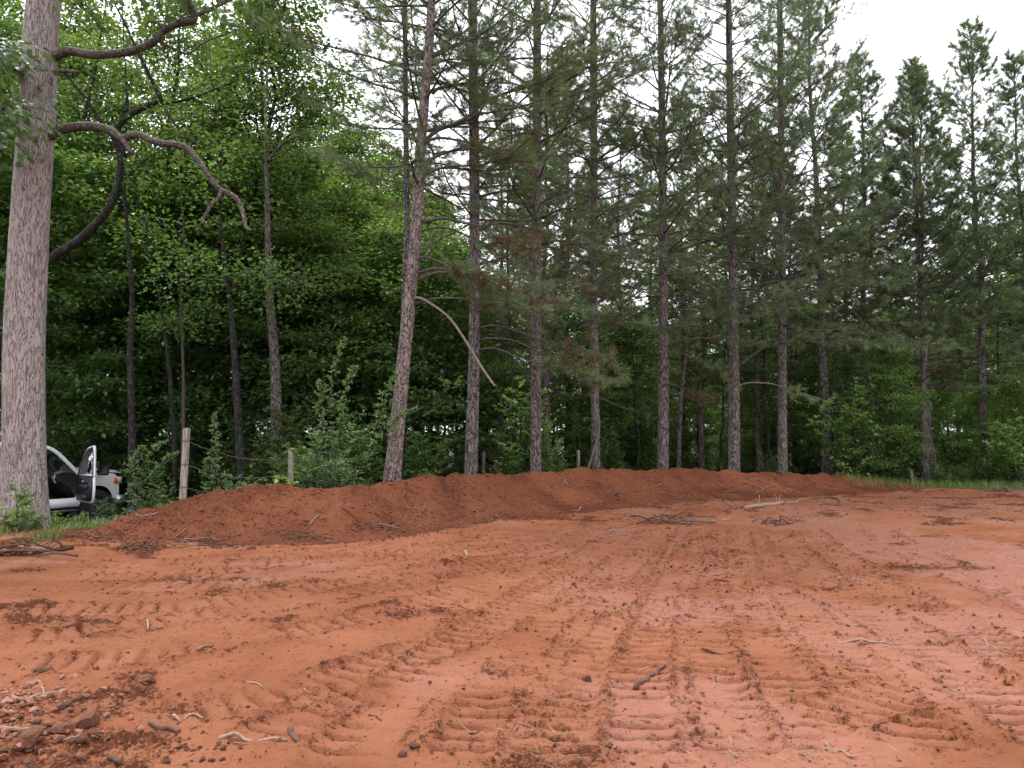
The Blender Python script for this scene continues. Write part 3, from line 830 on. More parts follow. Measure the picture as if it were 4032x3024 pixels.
def pine(seed, H, cb, R, tr, dens=1.35, lowdead=.3, k=34, L=.19, wn_=.013, up=1.0):
    rng = np.random.default_rng(seed)
    trunk, bra, nee = MB(), MB(), MB()
    n = 16; t = np.linspace(0, 1, n)
    wob = np.cumsum(rng.normal(size=(n, 2)) * H * .0035, 0)
    tp = np.stack([wob[:, 0], wob[:, 1], t * H], 1); tp[:, :2] -= tp[0, :2]; tp[0, 2] = -.25
    rad = tr * (1 - .93 * t ** 1.15) * (1 + .28 * np.exp(-t * 30))
    tube(trunk, tp, rad, 14, .5, lump=.06, freq=5)
    C, A, TI = [], [], []
    P0, P1, r0, r1 = [], [], [], []
    z = cb; az = rng.uniform(0, 6)
    while z < H * .985:
        u = (z - cb) / (H - cb)
        nb = rng.integers(3, 6) if u < .92 else 4
        for q in range(nb):
            az += 2 * np.pi / nb + rng.normal() * .35
            Lb = (R * (1 - u) ** .75 * (.55 + .45 * min(1, u / .22)) * rng.uniform(.4, 1.2) + .25)
            dead = u < .25 and rng.random() < lowdead
            el = math.radians(-4 + 62 * u ** .7 * up + rng.normal() * 8)
            d = np.array([math.cos(az) * math.cos(el), math.sin(az) * math.cos(el), math.sin(el)])
            b = interp(tp, min(.999, z / H)) + np.array([0, 0, rng.normal() * .06])
            m = 6; pts = [b]; dd = d
            for kk in range(m):
                dd = norm(dd + rng.normal(size=3) * .09 + np.array([0, 0, (-.03 if kk < 3 else .11)]))
                pts.append(pts[-1] + dd * Lb / m)
            pts = np.array(pts)
            rb = .010 + .017 * Lb / 3.0 * (tr / .18)
            tube(bra, pts, np.linspace(rb, .004, m + 1), 5, .5, cap=False)
            nl = max(3, int(Lb / .26 * dens))
            for j in range(nl):
                s = .32 + .66 * (j + rng.random()) / nl
                b2 = interp(pts, s)
                tdir = norm(interp(pts, min(.999, s + .1)) - b2 + 1e-6)
                side = norm(np.cross(tdir, [0, 0, 1])) * (1 if j % 2 else -1)
                d2 = norm(tdir * .75 + side * rng.uniform(.5, 1.1) + np.array([0, 0, rng.uniform(-.05, .4)]))
                L2 = rng.uniform(.18, .5) * (1.1 - .5 * s) * min(1.4, .6 + Lb / 3)
                e = b2 + d2 * L2
                P0.append(b2); P1.append(e); r0.append(.006); r1.append(.003)
                if dead and rng.random() < .8: continue
                tn = rng.uniform(.3, .85)
                for f in ((1.0, .62) if L2 > .22 else (1.0,)):
                    C.append(b2 + d2 * L2 * f); A.append(norm(d2 + np.array([0, 0, .25]))); TI.append(tn + .12 * (f - .8) - (.5 if (dead or rng.random() < .02) else 0))
            if not dead:
                C.append(pts[-1]); A.append(norm(dd + np.array([0, 0, .2]))); TI.append(rng.uniform(.6, 1))
        z += rng.uniform(.34, .62) / dens * (1 if u < .8 else .7)
    C.append(tp[-1] + np.array([0, 0, .05])); A.append(np.array([0, 0, 1.0])); TI.append(.9)
    # dead stubs on the bare trunk
    for i in range(14):
        zz = rng.uniform(.8, max(1.2, cb + .5)); a = rng.uniform(0, 6.28); b = interp(tp, zz / H)
        Ls = rng.uniform(.15, .5)
        e = b + np.array([math.cos(a), math.sin(a), rng.uniform(-.1, .3)]) * Ls
        P0.append(b); P1.append(e); r0.append(.014); r1.append(.007)
    sticks(bra, P0, P1, np.array(r0), np.array(r1))
    needles(nee, np.array(C), np.array(A), rng, k, L, wn_, tint=np.clip(np.array(TI), 0, 1))
    return trunk, bra, nee


def shrub(seed, H, R, nst, leaf=.06, lat=16, per=9, aspect=.5, arch=.35, mode='row'):
    rng = np.random.default_rng(seed)
    wood, lf = MB(), MB()
    PP, DD, NN, TT = [], [], [], []
    P0, P1 = [], []
    for i in range(nst):
        a = rng.uniform(0, 6.28); h = H * rng.uniform(.55, 1.0); r = R * rng.uniform(.15, .9)
        if i == 0: h, r = H, R * .2
        m = 8; t = np.linspace(0, 1, m)[:, None]
        b0 = np.array([rng.normal() * .08, rng.normal() * .08, -.06])
        pts = b0 + t * np.array([[0, 0, h]]) + (t ** (1 + arch * 2)) * np.array([[math.cos(a) * r, math.sin(a) * r, 0]]) + np.cumsum(rng.normal(size=(m, 3)) * .02 * H, 0)
        tube(wood, pts, np.linspace(.007 + .006 * H, .003, m), 4, .5, cap=False)
        nl = int(lat * h / H)
        for j in range(nl):
            s = .12 + .86 * (j + rng.random()) / nl
            b = interp(pts, min(.999, s)); a2 = rng.uniform(0, 6.28)
            d = norm(np.array([math.cos(a2), math.sin(a2), rng.uniform(.1, .9)]))
            Lx = (R * .55 * (1.1 - s) + .12) * rng.uniform(.6, 1.2)
            e = b + d * Lx; P0.append(b); P1.append(e)
            tn = rng.uniform(.2, .9)
            for q in range(per):
                f = .12 + .9 * (q + rng.random() * .5) / per
                sd_ = norm(np.cross(d, [0, 0, 1.0])) * (1 if q % 2 else -1)
                PP.append(b + d * Lx * f); DD.append(norm(d * .5 + sd_ * .8 + rng.normal(size=3) * .3 + np.array([0, 0, .15])))
                NN.append(norm(rng.normal(size=3) * .45 + np.array([0, 0, 1.0]))); TT.append(tn + rng.normal() * .12)
    sticks(wood, P0, P1, .004, .002)
    Ls = leaf * rng.uniform(.6, 1.25, len(PP))
    leaves(lf, np.array(PP), np.array(DD), np.array(NN), Ls, Ls * aspect, np.clip(TT, 0, 1))
    return wood, lf


def proto(name, label, cat, parts, group=None):
    r = thing(name, label, cat, group=group)
    for nme, mb_, mt, sm in parts:
        mb_.build(nme, mt, r, sm)
    return r


def zone(px, Y):
    w = 'just ' if Y < 26 else ('' if Y < 42 else 'far ')
    for lim, t in ((330, 'behind the oak'), (640, 'behind the white truck'), (900, 'behind the corner post'), (1200, 'behind the swallowed fence post'), (1480, 'behind the tall pale shrub'), (1750, 'behind the leaning pine'), (2000, 'behind the straight brown pine'),
                   (2230, 'behind the rusty needled pine'), (2480, 'behind the vine clad pine'), (2750, 'behind the knotty upright pine'), (2990, 'behind the pine with pale bare twigs'), (3200, 'behind the pine with sweeping boughs'),
                   (3480, 'behind the maple shrub'), (3760, 'beyond the tapering end of the berm'), (9999, 'beyond the grass strip')):
        if px < lim:
            return w + t


def place(pr, used, px, Y, rz=None, sc=1.0, dz=0.0, label=None, group=None, dx=0.0):
    x = (px - W0 / 2) / F * Y + dx
    loc = (x, Y, float(G(np.array([x]), np.array([Y]))[0]) + dz)
    rz = random.uniform(0, 6.28) if rz is None else rz
    if pr.name not in used:
        used.add(pr.name)
        pr.location = loc; pr.rotation_euler = (0, 0, rz); pr.scale = (sc, sc, sc)
        if label: pr['label'] = label
        if group: pr['group'] = group
        return pr
    return dup(pr, loc, rz, sc, label, group)


USED = set()

# ------------------------------------------------------------------ pines along the berm
def trunk_from(path, Y, widths, Htop, nm, mat):
    """visible trunk axis from the photo, carried on to the tree's full height"""
    P = atp(path, Y); base = P[0].copy()
    base_z = float(G(base[:1], np.array([Y]))[0])
    d0 = norm(P[1] - P[0]); k = (base_z - .25 - P[0][2]) / d0[2]
    P = np.vstack([P[0] + d0 * k, P])
    R = np.array([widths[0] * 1.12] + list(widths)) * Y / F / 2 * .84
    if P[-1][2] < Htop:
        d1 = norm(P[-1] - P[-2]); kk = (Htop - P[-1][2])
        P = np.vstack([P, P[-1] + np.array([d1[0] * .5, 0, d1[2]]) * kk * .5, P[-1] + np.array([d1[0] * .8, 0, d1[2]]) * kk])
        R = np.concatenate([R, [R[-1] * .6, .02]])
    Pn = smooth_path(np.column_stack([P, R]), 40)
    return Pn[:, :3], Pn[:, 3]


def limb_mesh(parent, path, Y0, Y1, r0, r1=.006, mat='pinelimb', name='limb', origin=np.zeros(3)):
    P = smooth_path(atp(path, Y0, Y1), 4 * len(path)) - origin
    b = MB(); tube(b, P, np.linspace(r0, r1, len(P)), 7, .5, lump=.12, freq=6)
    b.build(name, M[mat], parent)
    return P


def bough(nee, bra, P, rng, s0=.4, n=10, L2=.55, tint=.6, brown=0.0, k=26, back=.0, upz=.2):
    """twigs with tufts along the outer part of a limb"""
    C, A, TI, P0, P1 = [], [], [], [], []
    for j in range(n):
        s = s0 + (1 - s0) * (j + rng.random()) / n
        b = interp(P, min(.999, s)); td = norm(interp(P, min(.999, s + .12)) - interp(P, max(0, min(.99, s) - .08)) + 1e-6)
        side = norm(np.cross(td, [0, 0, 1])) * (1 if j % 2 else -1)
        d = norm(td * .9 + side * rng.uniform(.3, 1.1) + np.array([0, 0, rng.uniform(-.35, .45)]))
        l = L2 * rng.uniform(.5, 1.3); e = b + d * l
        P0.append(b); P1.append(e)
        tn = tint + rng.normal() * .12
        if rng.random() < brown: tn = rng.uniform(0, .12)
        for q in range(max(2, int(l / .16))):
            f = 1 - q * .16 / l
            o = norm(d + rng.normal(size=3) * .4)
            c = b + d * l * f; c2 = c + o * rng.uniform(.05, .22)
            P0.append(c); P1.append(c2)
            C.append(c2); A.append(norm(o + np.array([0, 0, upz]))); TI.append(tn + rng.normal() * .06)
    sticks(bra, P0, P1, .006, .003)
    needles(nee, np.array(C), np.array(A), rng, k, .19, .0105, tint=np.clip(TI, 0, 1))


def big_pine(name, label, path, Y, widths, H, limbs, crown, seed, mat='pinebark', rx=None):
    """pine whose trunk and low limbs follow the photo; crown=(base z, reach, density)"""
    rng = np.random.default_rng(seed)
    P, R = trunk_from(path, Y, widths, H, name, mat)
    org = np.array([P[0][0], Y, float(G(P[0][:1], np.array([Y]))[0])])
    r = thing(name, label, 'pine tree', org, group='pines along the berm')
    P = P - org
    b = MB(); tube(b, P, R, 16, .5, lump=.07, freq=5); b.build('trunk', M[mat], r)
    nee, bra = MB(), MB()
    for lb in limbs:
        pth, dY, r0 = lb[0], lb[1], lb[2]
        o = lb[3] if len(lb) > 3 else {}
        LP = limb_mesh(r, pth, Y, Y + dY, r0, o.get('r1', .006), o.get('mat', 'pinelimb'), 'limb', org)
        if o.get('n', 8):
            bough(nee, bra, LP, rng, o.get('s0', .45) * .85, int(o.get('n', 8) * 1.6), o.get('L', .5), o.get('tint', .6), o.get('brown', .05))
    # stubs of broken branches
    for i in range(16):
        s = rng.uniform(.04, .5); q = interp(P, s); a = rng.uniform(2.5, 6.9); rr = np.interp(s, np.linspace(0, 1, len(R)), R)
        d = np.array([math.cos(a), math.sin(a), rng.uniform(-.1, .35)])
        sticks(bra, [q], [q + d * (rr + rng.uniform(.03, .22))], .016, .010)
    cb, reach, dens = crown
    z = cb; az = rng.uniform(0, 6); zt = P[-1][2]
    C, A, TI, P0, P1 = [], [], [], [], []
    zs = P[:, 2]
    while z < zt * .985:
        u = (z - cb) / (zt - cb); nb = rng.integers(3, 6)
        for q in range(nb):
            az += 2 * np.pi / nb + rng.normal() * .35
            Lb = reach * (1 - u) ** .7 * (.6 + .4 * min(1, u / .2)) * rng.uniform(.55, 1.15) + .3
            el = math.radians(2 + 52 * u ** .7 + rng.normal() * 9)
            d = np.array([math.cos(az) * math.cos(el), math.sin(az) * math.cos(el), math.sin(el)])
            i = np.searchsorted(zs, z); bb = P[min(i, len(P) - 1)].copy(); bb[2] = z
            m = 6; pts = [bb]; dd = d
            for kk in range(m):
                dd = norm(dd + rng.normal(size=3) * .1 + np.array([0, 0, (-.03 if kk < 3 else .10)])); pts.append(pts[-1] + dd * Lb / m)
            pts = np.array(pts)
            tube(bra, pts, np.linspace(.009 + .007 * Lb, .003, m + 1), 5, .5, cap=False)
            bough(nee, bra, pts, rng, .28, max(8, int(Lb * 7.0 * dens)), .42, rng.uniform(.45, .75), .03, 24)
        z += rng.uniform(.36, .62) / dens
    bra.build('branches', M['pinelimb'], r); nee.build('crown', M['needle'], r, False)
    return r


big_pine('pine_tree', 'large leaning pine with pinkish bark and a broken limb hanging from it',
         [(1540, 1915), (1563, 1700), (1586, 1458), (1622, 1094), (1641, 875), (1655, 602), (1686, 219), (1699, 0)], 15.3, [86, 72, 64, 58, 54, 50, 44, 40], 16.5, [
    ([(1640, 610), (1666, 563), (1717, 517), (1779, 492), (1845, 456), (1891, 410), (1917, 358), (1907, 333)], -.4, .055, dict(s0=.6, n=9)),
    ([(1642, 600), (1681, 558), (1733, 543), (1794, 551), (1866, 569), (1948, 589), (2060, 640)], -.5, .04, dict(s0=.5, n=14, brown=.35)),
    ([(1680, 635), (1748, 604), (1840, 579), (1930, 590)], .3, .04, dict(n=8, brown=.3)),
    ([(1635, 760), (1661, 712), (1686, 681), (1753, 658), (1830, 653), (1902, 650), (1948, 620), (2050, 600)], -.6, .04, dict(s0=.55, n=12, brown=.3)),
    ([(1702, 369), (1727, 348), (1789, 333), (1861, 325), (1960, 310)], -.3, .042, dict(n=10, tint=.85)),
    ([(1705, 222), (1768, 190), (1845, 159), (1922, 118), (1973, 77), (2040, 20)], -.5, .055, dict(n=12, tint=.8)),
    ([(1700, 255), (1738, 241), (1784, 233), (1880, 240)], -.6, .04, dict(n=9, tint=.9)),
    ([(1665, 228), (1640, 190), (1625, 102), (1620, 41), (1630, -40)], .2, .035, dict(n=0)),
    ([(1656, 372), (1638, 307), (1638, 205), (1645, 150)], .1, .03, dict(n=0)),
    ([(1655, 876), (1746, 860), (1807, 873), (1902, 895), (1963, 938), (2040, 960)], -.4, .038, dict(s0=.55, n=11, brown=.55)),
    ([(1650, 912), (1712, 897), (1772, 901), (1833, 925), (1920, 960), (2030, 985)], -.2, .034, dict(s0=.55, n=10, brown=.75)),
    ([(1630, 1030), (1668, 1013), (1720, 1027), (1772, 1055), (1816, 1081), (1900, 1130), (2000, 1160)], -.4, .034, dict(s0=.5, n=12, brown=.25, tint=.7)),
    ([(1640, 1076), (1703, 1059), (1772, 1064), (1816, 1077), (1930, 1090), (2080, 1130)], -.6, .036, dict(s0=.4, n=14, brown=.3, tint=.75)),
    ([(1640, 1106), (1694, 1081), (1746, 1072), (1798, 1077), (1900, 1110), (2080, 1180), (2250, 1200)], -.9, .036, dict(s0=.4, n=18, brown=.3, tint=.75)),
    ([(1605, 1183), (1647, 1172), (1694, 1194), (1764, 1246), (1816, 1315), (1859, 1384), (1902, 1454), (1948, 1520)], -.9, .028, dict(n=0, r1=.022, mat='palelimb')),
    ([(1630, 1198), (1712, 1176), (1798, 1175), (1859, 1181), (1980, 1210), (2150, 1230)], -.5, .03, dict(s0=.5, n=12, brown=.35, tint=.65)),
    ([(1665, 1640), (1690, 1625), (1708, 1615)], -.1, .02, dict(n=0, r1=.016)),
], (6.4, 4.0, .85), 101, 'pinebark2')
big_pine('pine_tree', 'slim twin pine rising right behind the large leaning pine',
         [(1556, 1890), (1582, 1450), (1600, 1000), (1602, 870), (1597, 400), (1594, 0)], 15.95, [34, 31, 28, 27, 25, 23], 14, [
    ([(1600, 440), (1560, 435), (1525, 437)], -.2, .012, dict(n=0)), ([(1600, 830), (1560, 805), (1525, 785)], -.3, .022, dict(n=0, mat='palelimb'))], (8.2, 1.8, .8), 108, 'pinebark')
big_pine('pine_tree', 'straight brown pine with a row of arching low limbs beside the large leaning pine',
         [(1854, 1885), (1862, 1600), (1868, 1276), (1868, 729), (1862, 180), (1860, 0)], 17.6, [62, 57, 52, 50, 44, 42], 18, [
    ([(1885, 776), (1963, 756), (2084, 743), (2200, 760)], -.5, .04, dict(n=9)),
    ([(1885, 905), (1950, 880), (2050, 890), (2200, 930), (2380, 950)], -.8, .04, dict(n=14, brown=.15)),
    ([(1890, 1040), (1954, 1027), (2024, 1038), (2136, 1085), (2300, 1110)], -.8, .036, dict(n=12, brown=.2, tint=.7)),
    ([(1880, 1210), (1920, 1195), (1972, 1198), (2080, 1215), (2230, 1200)], -.9, .03, dict(s0=.5, n=10, brown=.3)),
    ([(1880, 1293), (1954, 1282), (2041, 1306), (2136, 1341), (2260, 1350)], -.7, .028, dict(s0=.6, n=8, brown=.4)),
    ([(1870, 1346), (1937, 1332), (2032, 1345), (2136, 1393), (2260, 1420), (2360, 1400)], -.8, .03, dict(s0=.6, n=10, brown=.3, tint=.8)),
    ([(1870, 1382), (1937, 1371), (2006, 1393), (2093, 1440), (2180, 1445), (2290, 1470)], -.7, .03, dict(s0=.6, n=10, brown=.2, tint=.85)),
    ([(1850, 640), (1960, 600), (2090, 610), (2260, 560)], -.9, .04, dict(n=13, tint=.75)),
    ([(1875, 420), (1980, 370), (2120, 330), (2290, 250)], -1.0, .045, dict(n=16, tint=.8)),
], (6.6, 4.2, .9), 102)
big_pine('pine_tree', 'straight pine with rusty dead needles on its low limbs, hiding a thinner twin',
         [(2110, 1880), (2111, 1276), (2115, 729), (2115, 0)], 18.8, [52, 48, 45, 36], 18.5, [
    ([(2130, 860), (2230, 820), (2380, 830), (2520, 790)], -.8, .035, dict(n=13)),
    ([(2130, 960), (2230, 950), (2380, 1000), (2560, 1010)], -.8, .035, dict(n=14, brown=.1, tint=.65)),
    ([(2130, 1230), (2200, 1180), (2300, 1150), (2420, 1160)], -.9, .035, dict(n=14, brown=.35)),
    ([(2130, 1170), (2240, 1220), (2350, 1250), (2470, 1240)], -.9, .03, dict(n=13, brown=.15, tint=.75)),
    ([(2130, 1345), (2230, 1360), (2330, 1400), (2420, 1440)], -.6, .026, dict(s0=.4, n=12, brown=.15, tint=.85)),
    ([(2130, 1420), (2230, 1450), (2320, 1490), (2380, 1500)], -.8, .024, dict(s0=.4, n=10, brown=.1, tint=.9)),
    ([(2100, 640), (2010, 600), (1920, 640)], -.7, .03, dict(n=8)),
    ([(2125, 560), (2240, 500), (2400, 420)], -1.2, .04, dict(n=14, tint=.8)),
    ([(2125, 380), (2260, 300), (2440, 190)], -1.2, .04, dict(n=14, tint=.8)),
], (6.2, 4.0, .9), 103)
big_pine('pine_tree', 'pine with a pale vine climbing its trunk, between two darker pines',
         [(2348, 1870), (2338, 1276), (2339, 729), (2336, 0)], 21.3, [42, 38, 36, 30], 18, [
    ([(2350, 1330), (2450, 1270), (2580, 1290), (2700, 1260)], -.9, .03, dict(n=14, tint=.65)),
    ([(2330, 1180), (2240, 1150), (2150, 1180)], -.9, .03, dict(n=10, tint=.7)),
    ([(2350, 1560), (2440, 1600), (2560, 1640)], .6, .022, dict(n=4, s0=.7)),
    ([(2350, 900), (2470, 840), (2620, 850)], -.8, .03, dict(n=12)),
], (5.8, 3.8, .85), 104)
big_pine('pine_tree', 'thick upright pine with arched bare limbs and knots on its scaly trunk',
         [(2610, 1880), (2612, 1276), (2607, 547), (2600, 0)], 21.6, [54, 46, 36, 26], 18.5, [
    ([(2615, 1242), (2667, 1222), (2715, 1222), (2797, 1230), (2873, 1241), (2949, 1244), (3080, 1220)], -.6, .035, dict(s0=.5, n=14)),
    ([(2615, 1368), (2667, 1344), (2721, 1336), (2797, 1331), (2905, 1336), (3000, 1350)], -.4, .03, dict(s0=.6, n=9)),
    ([(2610, 1405), (2650, 1388), (2688, 1393), (2743, 1415), (2813, 1447), (2860, 1490)], -.3, .026, dict(s0=.55, n=9, tint=.75)),
    ([(2598, 1540), (2623, 1515), (2661, 1518), (2710, 1540), (2760, 1555)], -.6, .026, dict(s0=.6, n=8, brown=.4, tint=.6)),
    ([(2602, 1490), (2608, 1460), (2625, 1445), (2640, 1440)], -.5, .025, dict(n=0)),
    ([(2620, 1000), (2740, 940), (2880, 960), (3020, 900)], -.8, .035, dict(n=14)),
    ([(2610, 820), (2720, 720), (2860, 600), (2960, 470)], -.8, .04, dict(n=16)),
    ([(2610, 660), (2700, 540), (2800, 430), (2880, 300)], -.8, .035, dict(n=14)),
], (5.4, 4.0, .9), 105)
big_pine('pine_tree', 'pine with a low limb reaching out to pale bare twigs over the berm',
         [(2891, 1885), (2889, 1276), (2877, 547), (2868, 0)], 22.4, [56, 44, 36, 28], 19, [
    ([(2895, 1530), (2933, 1510), (2976, 1507), (3041, 1512), (3095, 1529), (3150, 1545), (3290, 1590)], -.9, .03, dict(s0=.55, n=9, mat='palelimb', tint=.8)),
    ([(2905, 1445), (2987, 1382), (3046, 1355), (3122, 1347), (3198, 1333), (3330, 1350), (3540, 1370)], -.9, .035, dict(s0=.4, n=22, tint=.75)),
    ([(2900, 1220), (3020, 1180), (3160, 1170), (3320, 1120), (3500, 1110)], -1.0, .035, dict(s0=.4, n=20)),
    ([(2890, 980), (3000, 870), (3130, 750), (3280, 640)], -.9, .04, dict(n=18)),
    ([(2885, 840), (2980, 740), (3080, 640), (3180, 520)], -.6, .035, dict(n=16)),
    ([(2880, 700), (2980, 570), (3070, 430), (3160, 280)], -.6, .035, dict(n=16)),
], (5.2, 4.2, .9), 106)
big_pine('pine_tree', 'pine with twin pale and dark sides, its long boughs sweeping upward over the field',
         [(3082, 1885), (3080, 1276), (3078, 820), (3070, 0)], 23.8, [46, 38, 34, 26], 18.5, [
    ([(3090, 1060), (3200, 1000), (3330, 930), (3480, 830)], -.9, .04, dict(s0=.35, n=18)),
    ([(3090, 960), (3200, 860), (3330, 760), (3470, 640)], -.9, .04, dict(s0=.35, n=18)),
    ([(3090, 1170), (3220, 1140), (3380, 1090), (3560, 1060)], -1.0, .035, dict(s0=.35, n=18)),
    ([(3090, 1290), (3220, 1300), (3380, 1300), (3560, 1340), (3720, 1370)], -1.2, .035, dict(s0=.4, n=22, tint=.75)),
    ([(3085, 780), (3180, 640), (3270, 480), (3350, 330)], -.7, .035, dict(n=16)),
], (5.0, 4.0, .9), 107)

# generic pines: three builds, copied
pv = []
for i, (sd_, H, cb, R, tr) in enumerate(((201, 15.5, 3.6, 3.7, .145), (202, 17.5, 4.4, 3.9, .155), (203, 13.5, 3.0, 3.2, .125))):
    tk, br, ne = pine(sd_, H, cb, R, tr)
    pv.append(proto('pine_tree', 'tall pine standing behind the front row of pines', 'pine tree',
                    [('trunk', tk, M['pinebark'], True), ('branches', br, M['pinelimb'], True), ('crown', ne, M['needle'], False)], 'pines behind the front row'))
edge_pines = [(3245, 26.5, 1, 1.08, 'dark shaded pine behind the maple leaves near the end of the berm'),
              (3425, 27.5, 0, 1.0, 'pine half hidden by maple leaves at the tapering end of the berm'),
              (3637, 26.2, 0, .95, 'slim pine crossing a second slim pine at the grassy end of the berm'),
              (3668, 27.2, 2, 1.1, 'second slim pine leaning across its neighbour at the grassy end of the berm'),
              (3868, 27.3, 0, 1.08, 'pine alone against the white sky beside the grass strip'),
              (4060, 27.0, 1, .88, 'pine at the outer end of the row beyond the grass strip')]
for px, Y, v, sc, lb in edge_pines:
    place(pv[v], USED, px, Y, None, sc, label=lb, group='pines along the berm')
GP = 'tall pine standing behind the front row of pines'
for px, Y, v, sc in [(2158, 24, 2, .95), (2440, 31, 0, 1.0), (2700, 33, 1, .95), (2765, 30, 2, 1.0), (2990, 29, 2, 1.05), (3030, 36, 0, 1.05), (3130, 33, 2, 1.0),
                     (2560, 38, 1, 1.0), (2240, 30, 0, 1.1), (1990, 27, 2, 1.0), (3330, 34, 1, .9), (3520, 36, 0, .9), (3760, 38, 2, .95), (2870, 42, 1, 1.05), (2330, 43, 0, 1.1), (3200, 44, 0, .95), (4000, 37, 1, .8), (2650, 50, 0, 1.0), (2100, 38, 1, 1.0), (3420, 47, 1, .85)]:
    place(pv[v], USED, px, Y, None, sc, label='tall pine of the second row standing ' + zone(px, Y), group='pines behind the front row')

# ------------------------------------------------------------------ big oak
def oak():
    Y = 13.6
    rng = np.random.default_rng(5)
    path = [(97, 2085), (96, 1950), (93, 1700), (94, 1500), (103, 1150), (122, 800), (150, 400), (174, 0)]
    P = atp(path, Y); org = P[0].copy(); org[2] = float(T(org[0], Y)) - .05
    wd = np.array([205, 166, 148, 145, 141, 136, 129, 122]) * Y / F / 2
    P = np.vstack([P[0] + np.array([0, 0, -.35]), P, P[-1] + np.array([.25, .1, 1.6]), P[-1] + np.array([.6, .1, 4]), P[-1] + np.array([.9, .2, 7.5])])
    R = np.concatenate([[wd[0] * 1.25], wd, [wd[-1] * .9, wd[-1] * .6, .04]])
    Pn = smooth_path(np.column_stack([P, R]), 110)
    r = thing('oak_tree', 'massive pale barked oak with two gnarled bare limbs, hiding the truck', 'oak tree', org)
    b = MB()
    # flared, slightly fluted bole
    Pt, Rt = Pn[:, :3] - org, Pn[:, 3]
    seg = 40
    th = np.linspace(0, 2 * np.pi, seg, endpoint=False)
    zz = Pt[:, 2]
    fl = np.exp(-np.clip(zz, 0, None) / .35)
    rr = Rt[:, None] * (1 + .13 * fl[:, None] * np.cos(th * 5 + .7)[None] + .02 * np.cos(th * 3)[None] + .035 * pn(np.cos(th)[None] * 2 + zz[:, None] * .4, np.sin(th)[None] * 2 + zz[:, None] * .8, 9)
                        + .014 * pn(th[None] * 9, zz[:, None] * 2.2, 13))
    V = Pt[:, None, :] + np.stack([rr * np.cos(th), rr * np.sin(th), np.zeros_like(rr)], -1)
    n = len(Pt); i = np.arange(n - 1)[:, None] * seg; j = np.arange(seg)[None]; j2 = (j + 1) % seg
    b.add(V.reshape(-1, 3), np.stack([i + j, i + j2, i + seg + j2, i + seg + j], -1).reshape(-1, 4))
    b.build('trunk', M['oakbark'], r)
    A = limb_mesh(r, [(190, 238), (232, 215), (270, 200), (350, 214), (450, 212), (545, 193), (610, 160), (650, 118), (700, 95), (765, 78), (752, 30), (742, -10), (790, -60), (860, -120)], Y, Y - .7, .085, .045, 'limbbark', 'limb', org)
    B = limb_mesh(r, [(180, 545), (228, 518), (290, 500), (380, 500), (440, 518), (480, 545), (540, 530), (620, 562), (730, 580), (800, 660), (860, 740), (930, 780), (960, 850), (968, 895), (988, 905)], Y, Y - .8, .095, .028, 'limbbark', 'limb', org)
    limb_mesh(r, [(470, 535), (490, 560), (505, 585), (516, 602)], Y - .3, Y - .5, .055, .04, 'limbbark', 'limb_stub', org)
    limb_mesh(r, [(872, 748), (862, 775), (830, 810), (808, 850), (790, 885)], Y - .6, Y - .9, .035, .022, 'limbbark', 'limb', org)
    limb_mesh(r, [(215, 282), (260, 280), (310, 284)], Y, Y - .15, .035, .03, 'limbbark', 'limb_stub', org)
    limb_mesh(r, [(650, 112), (620, 90), (590, 85), (578, 95)], Y - .4, Y - .3, .03, .018, 'limbbark', 'limb', org)
    limb_mesh(r, [(630, 165), (690, 195), (740, 212), (800, 170), (870, 140), (940, 115)], Y - .3, Y + .5, .03, .01, 'limbbark', 'limb', org)
    # leafy limbs: one reaching over to the left and forward, the rest overhead
    lf, tw = MB(), MB()
    P0, P1 = [], []
    def spray(path, Y0, Y1, r0, ncl, k, spread, s0=.3):
        LP = limb_mesh(r, path, Y0, Y1, r0, .012, 'limbbark', 'limb', org)
        for q in range(ncl):
            s = s0 + (1 - s0) * (q + rng.random()) / ncl
            bpt = interp(LP, min(.999, s)); d = norm(rng.normal(size=3) * np.array([1, 1, .5]))
            e = bpt + d * rng.uniform(.25, .8); P0.append(bpt); P1.append(e)
            off = rng.normal(size=(k, 3)) * np.array([spread, spread, spread * .45])
            D = norm(off * np.array([1, 1, .3]) + d * .3 + np.array([0, 0, -.25])); N = norm(rng.normal(size=(k, 3)) * .5 + np.array([0, -.15, 1]))
            lobed(lf, e + off, D, N, rng.uniform(.11, .19, k), np.clip(rng.uniform(.2, .7) + rng.normal(size=k) * .15, 0, 1))
    spray([(90, 300), (0, 240), (-100, 215), (-220, 205)], Y - .2, Y - 1.8, .07, 22, 26, .28, .25)
    spray([(60, 380), (50, 410), (0, 430), (-80, 480), (-170, 500)], Y - .5, Y - 2.2, .05, 18, 22, .23, .25)
    spray([(130, -200), (300, -300), (520, -380), (760, -420), (1000, -420)], Y, Y - 1.5, .10, 26, 18, .42)
    spray([(130, -300), (60, -420), (-120, -500), (-340, -560)], Y, Y - 2, .10, 22, 18, .42)
    spray([(700, 90), (820, 40), (950, -20), (1080, -60)], Y - .5, Y + .8, .05, 20, 18, .38)
    spray([(742, -10), (650, -80), (540, -120), (420, -150)], Y - .7, Y - 1.6, .05, 18, 18, .36)
    sticks(tw, np.array(P0), np.array(P1), .008, .004)
    tw.build('twigs', M['limbbark'], r); lf.build('crown', M['oakleaf'], r, False)
    return r


oak()

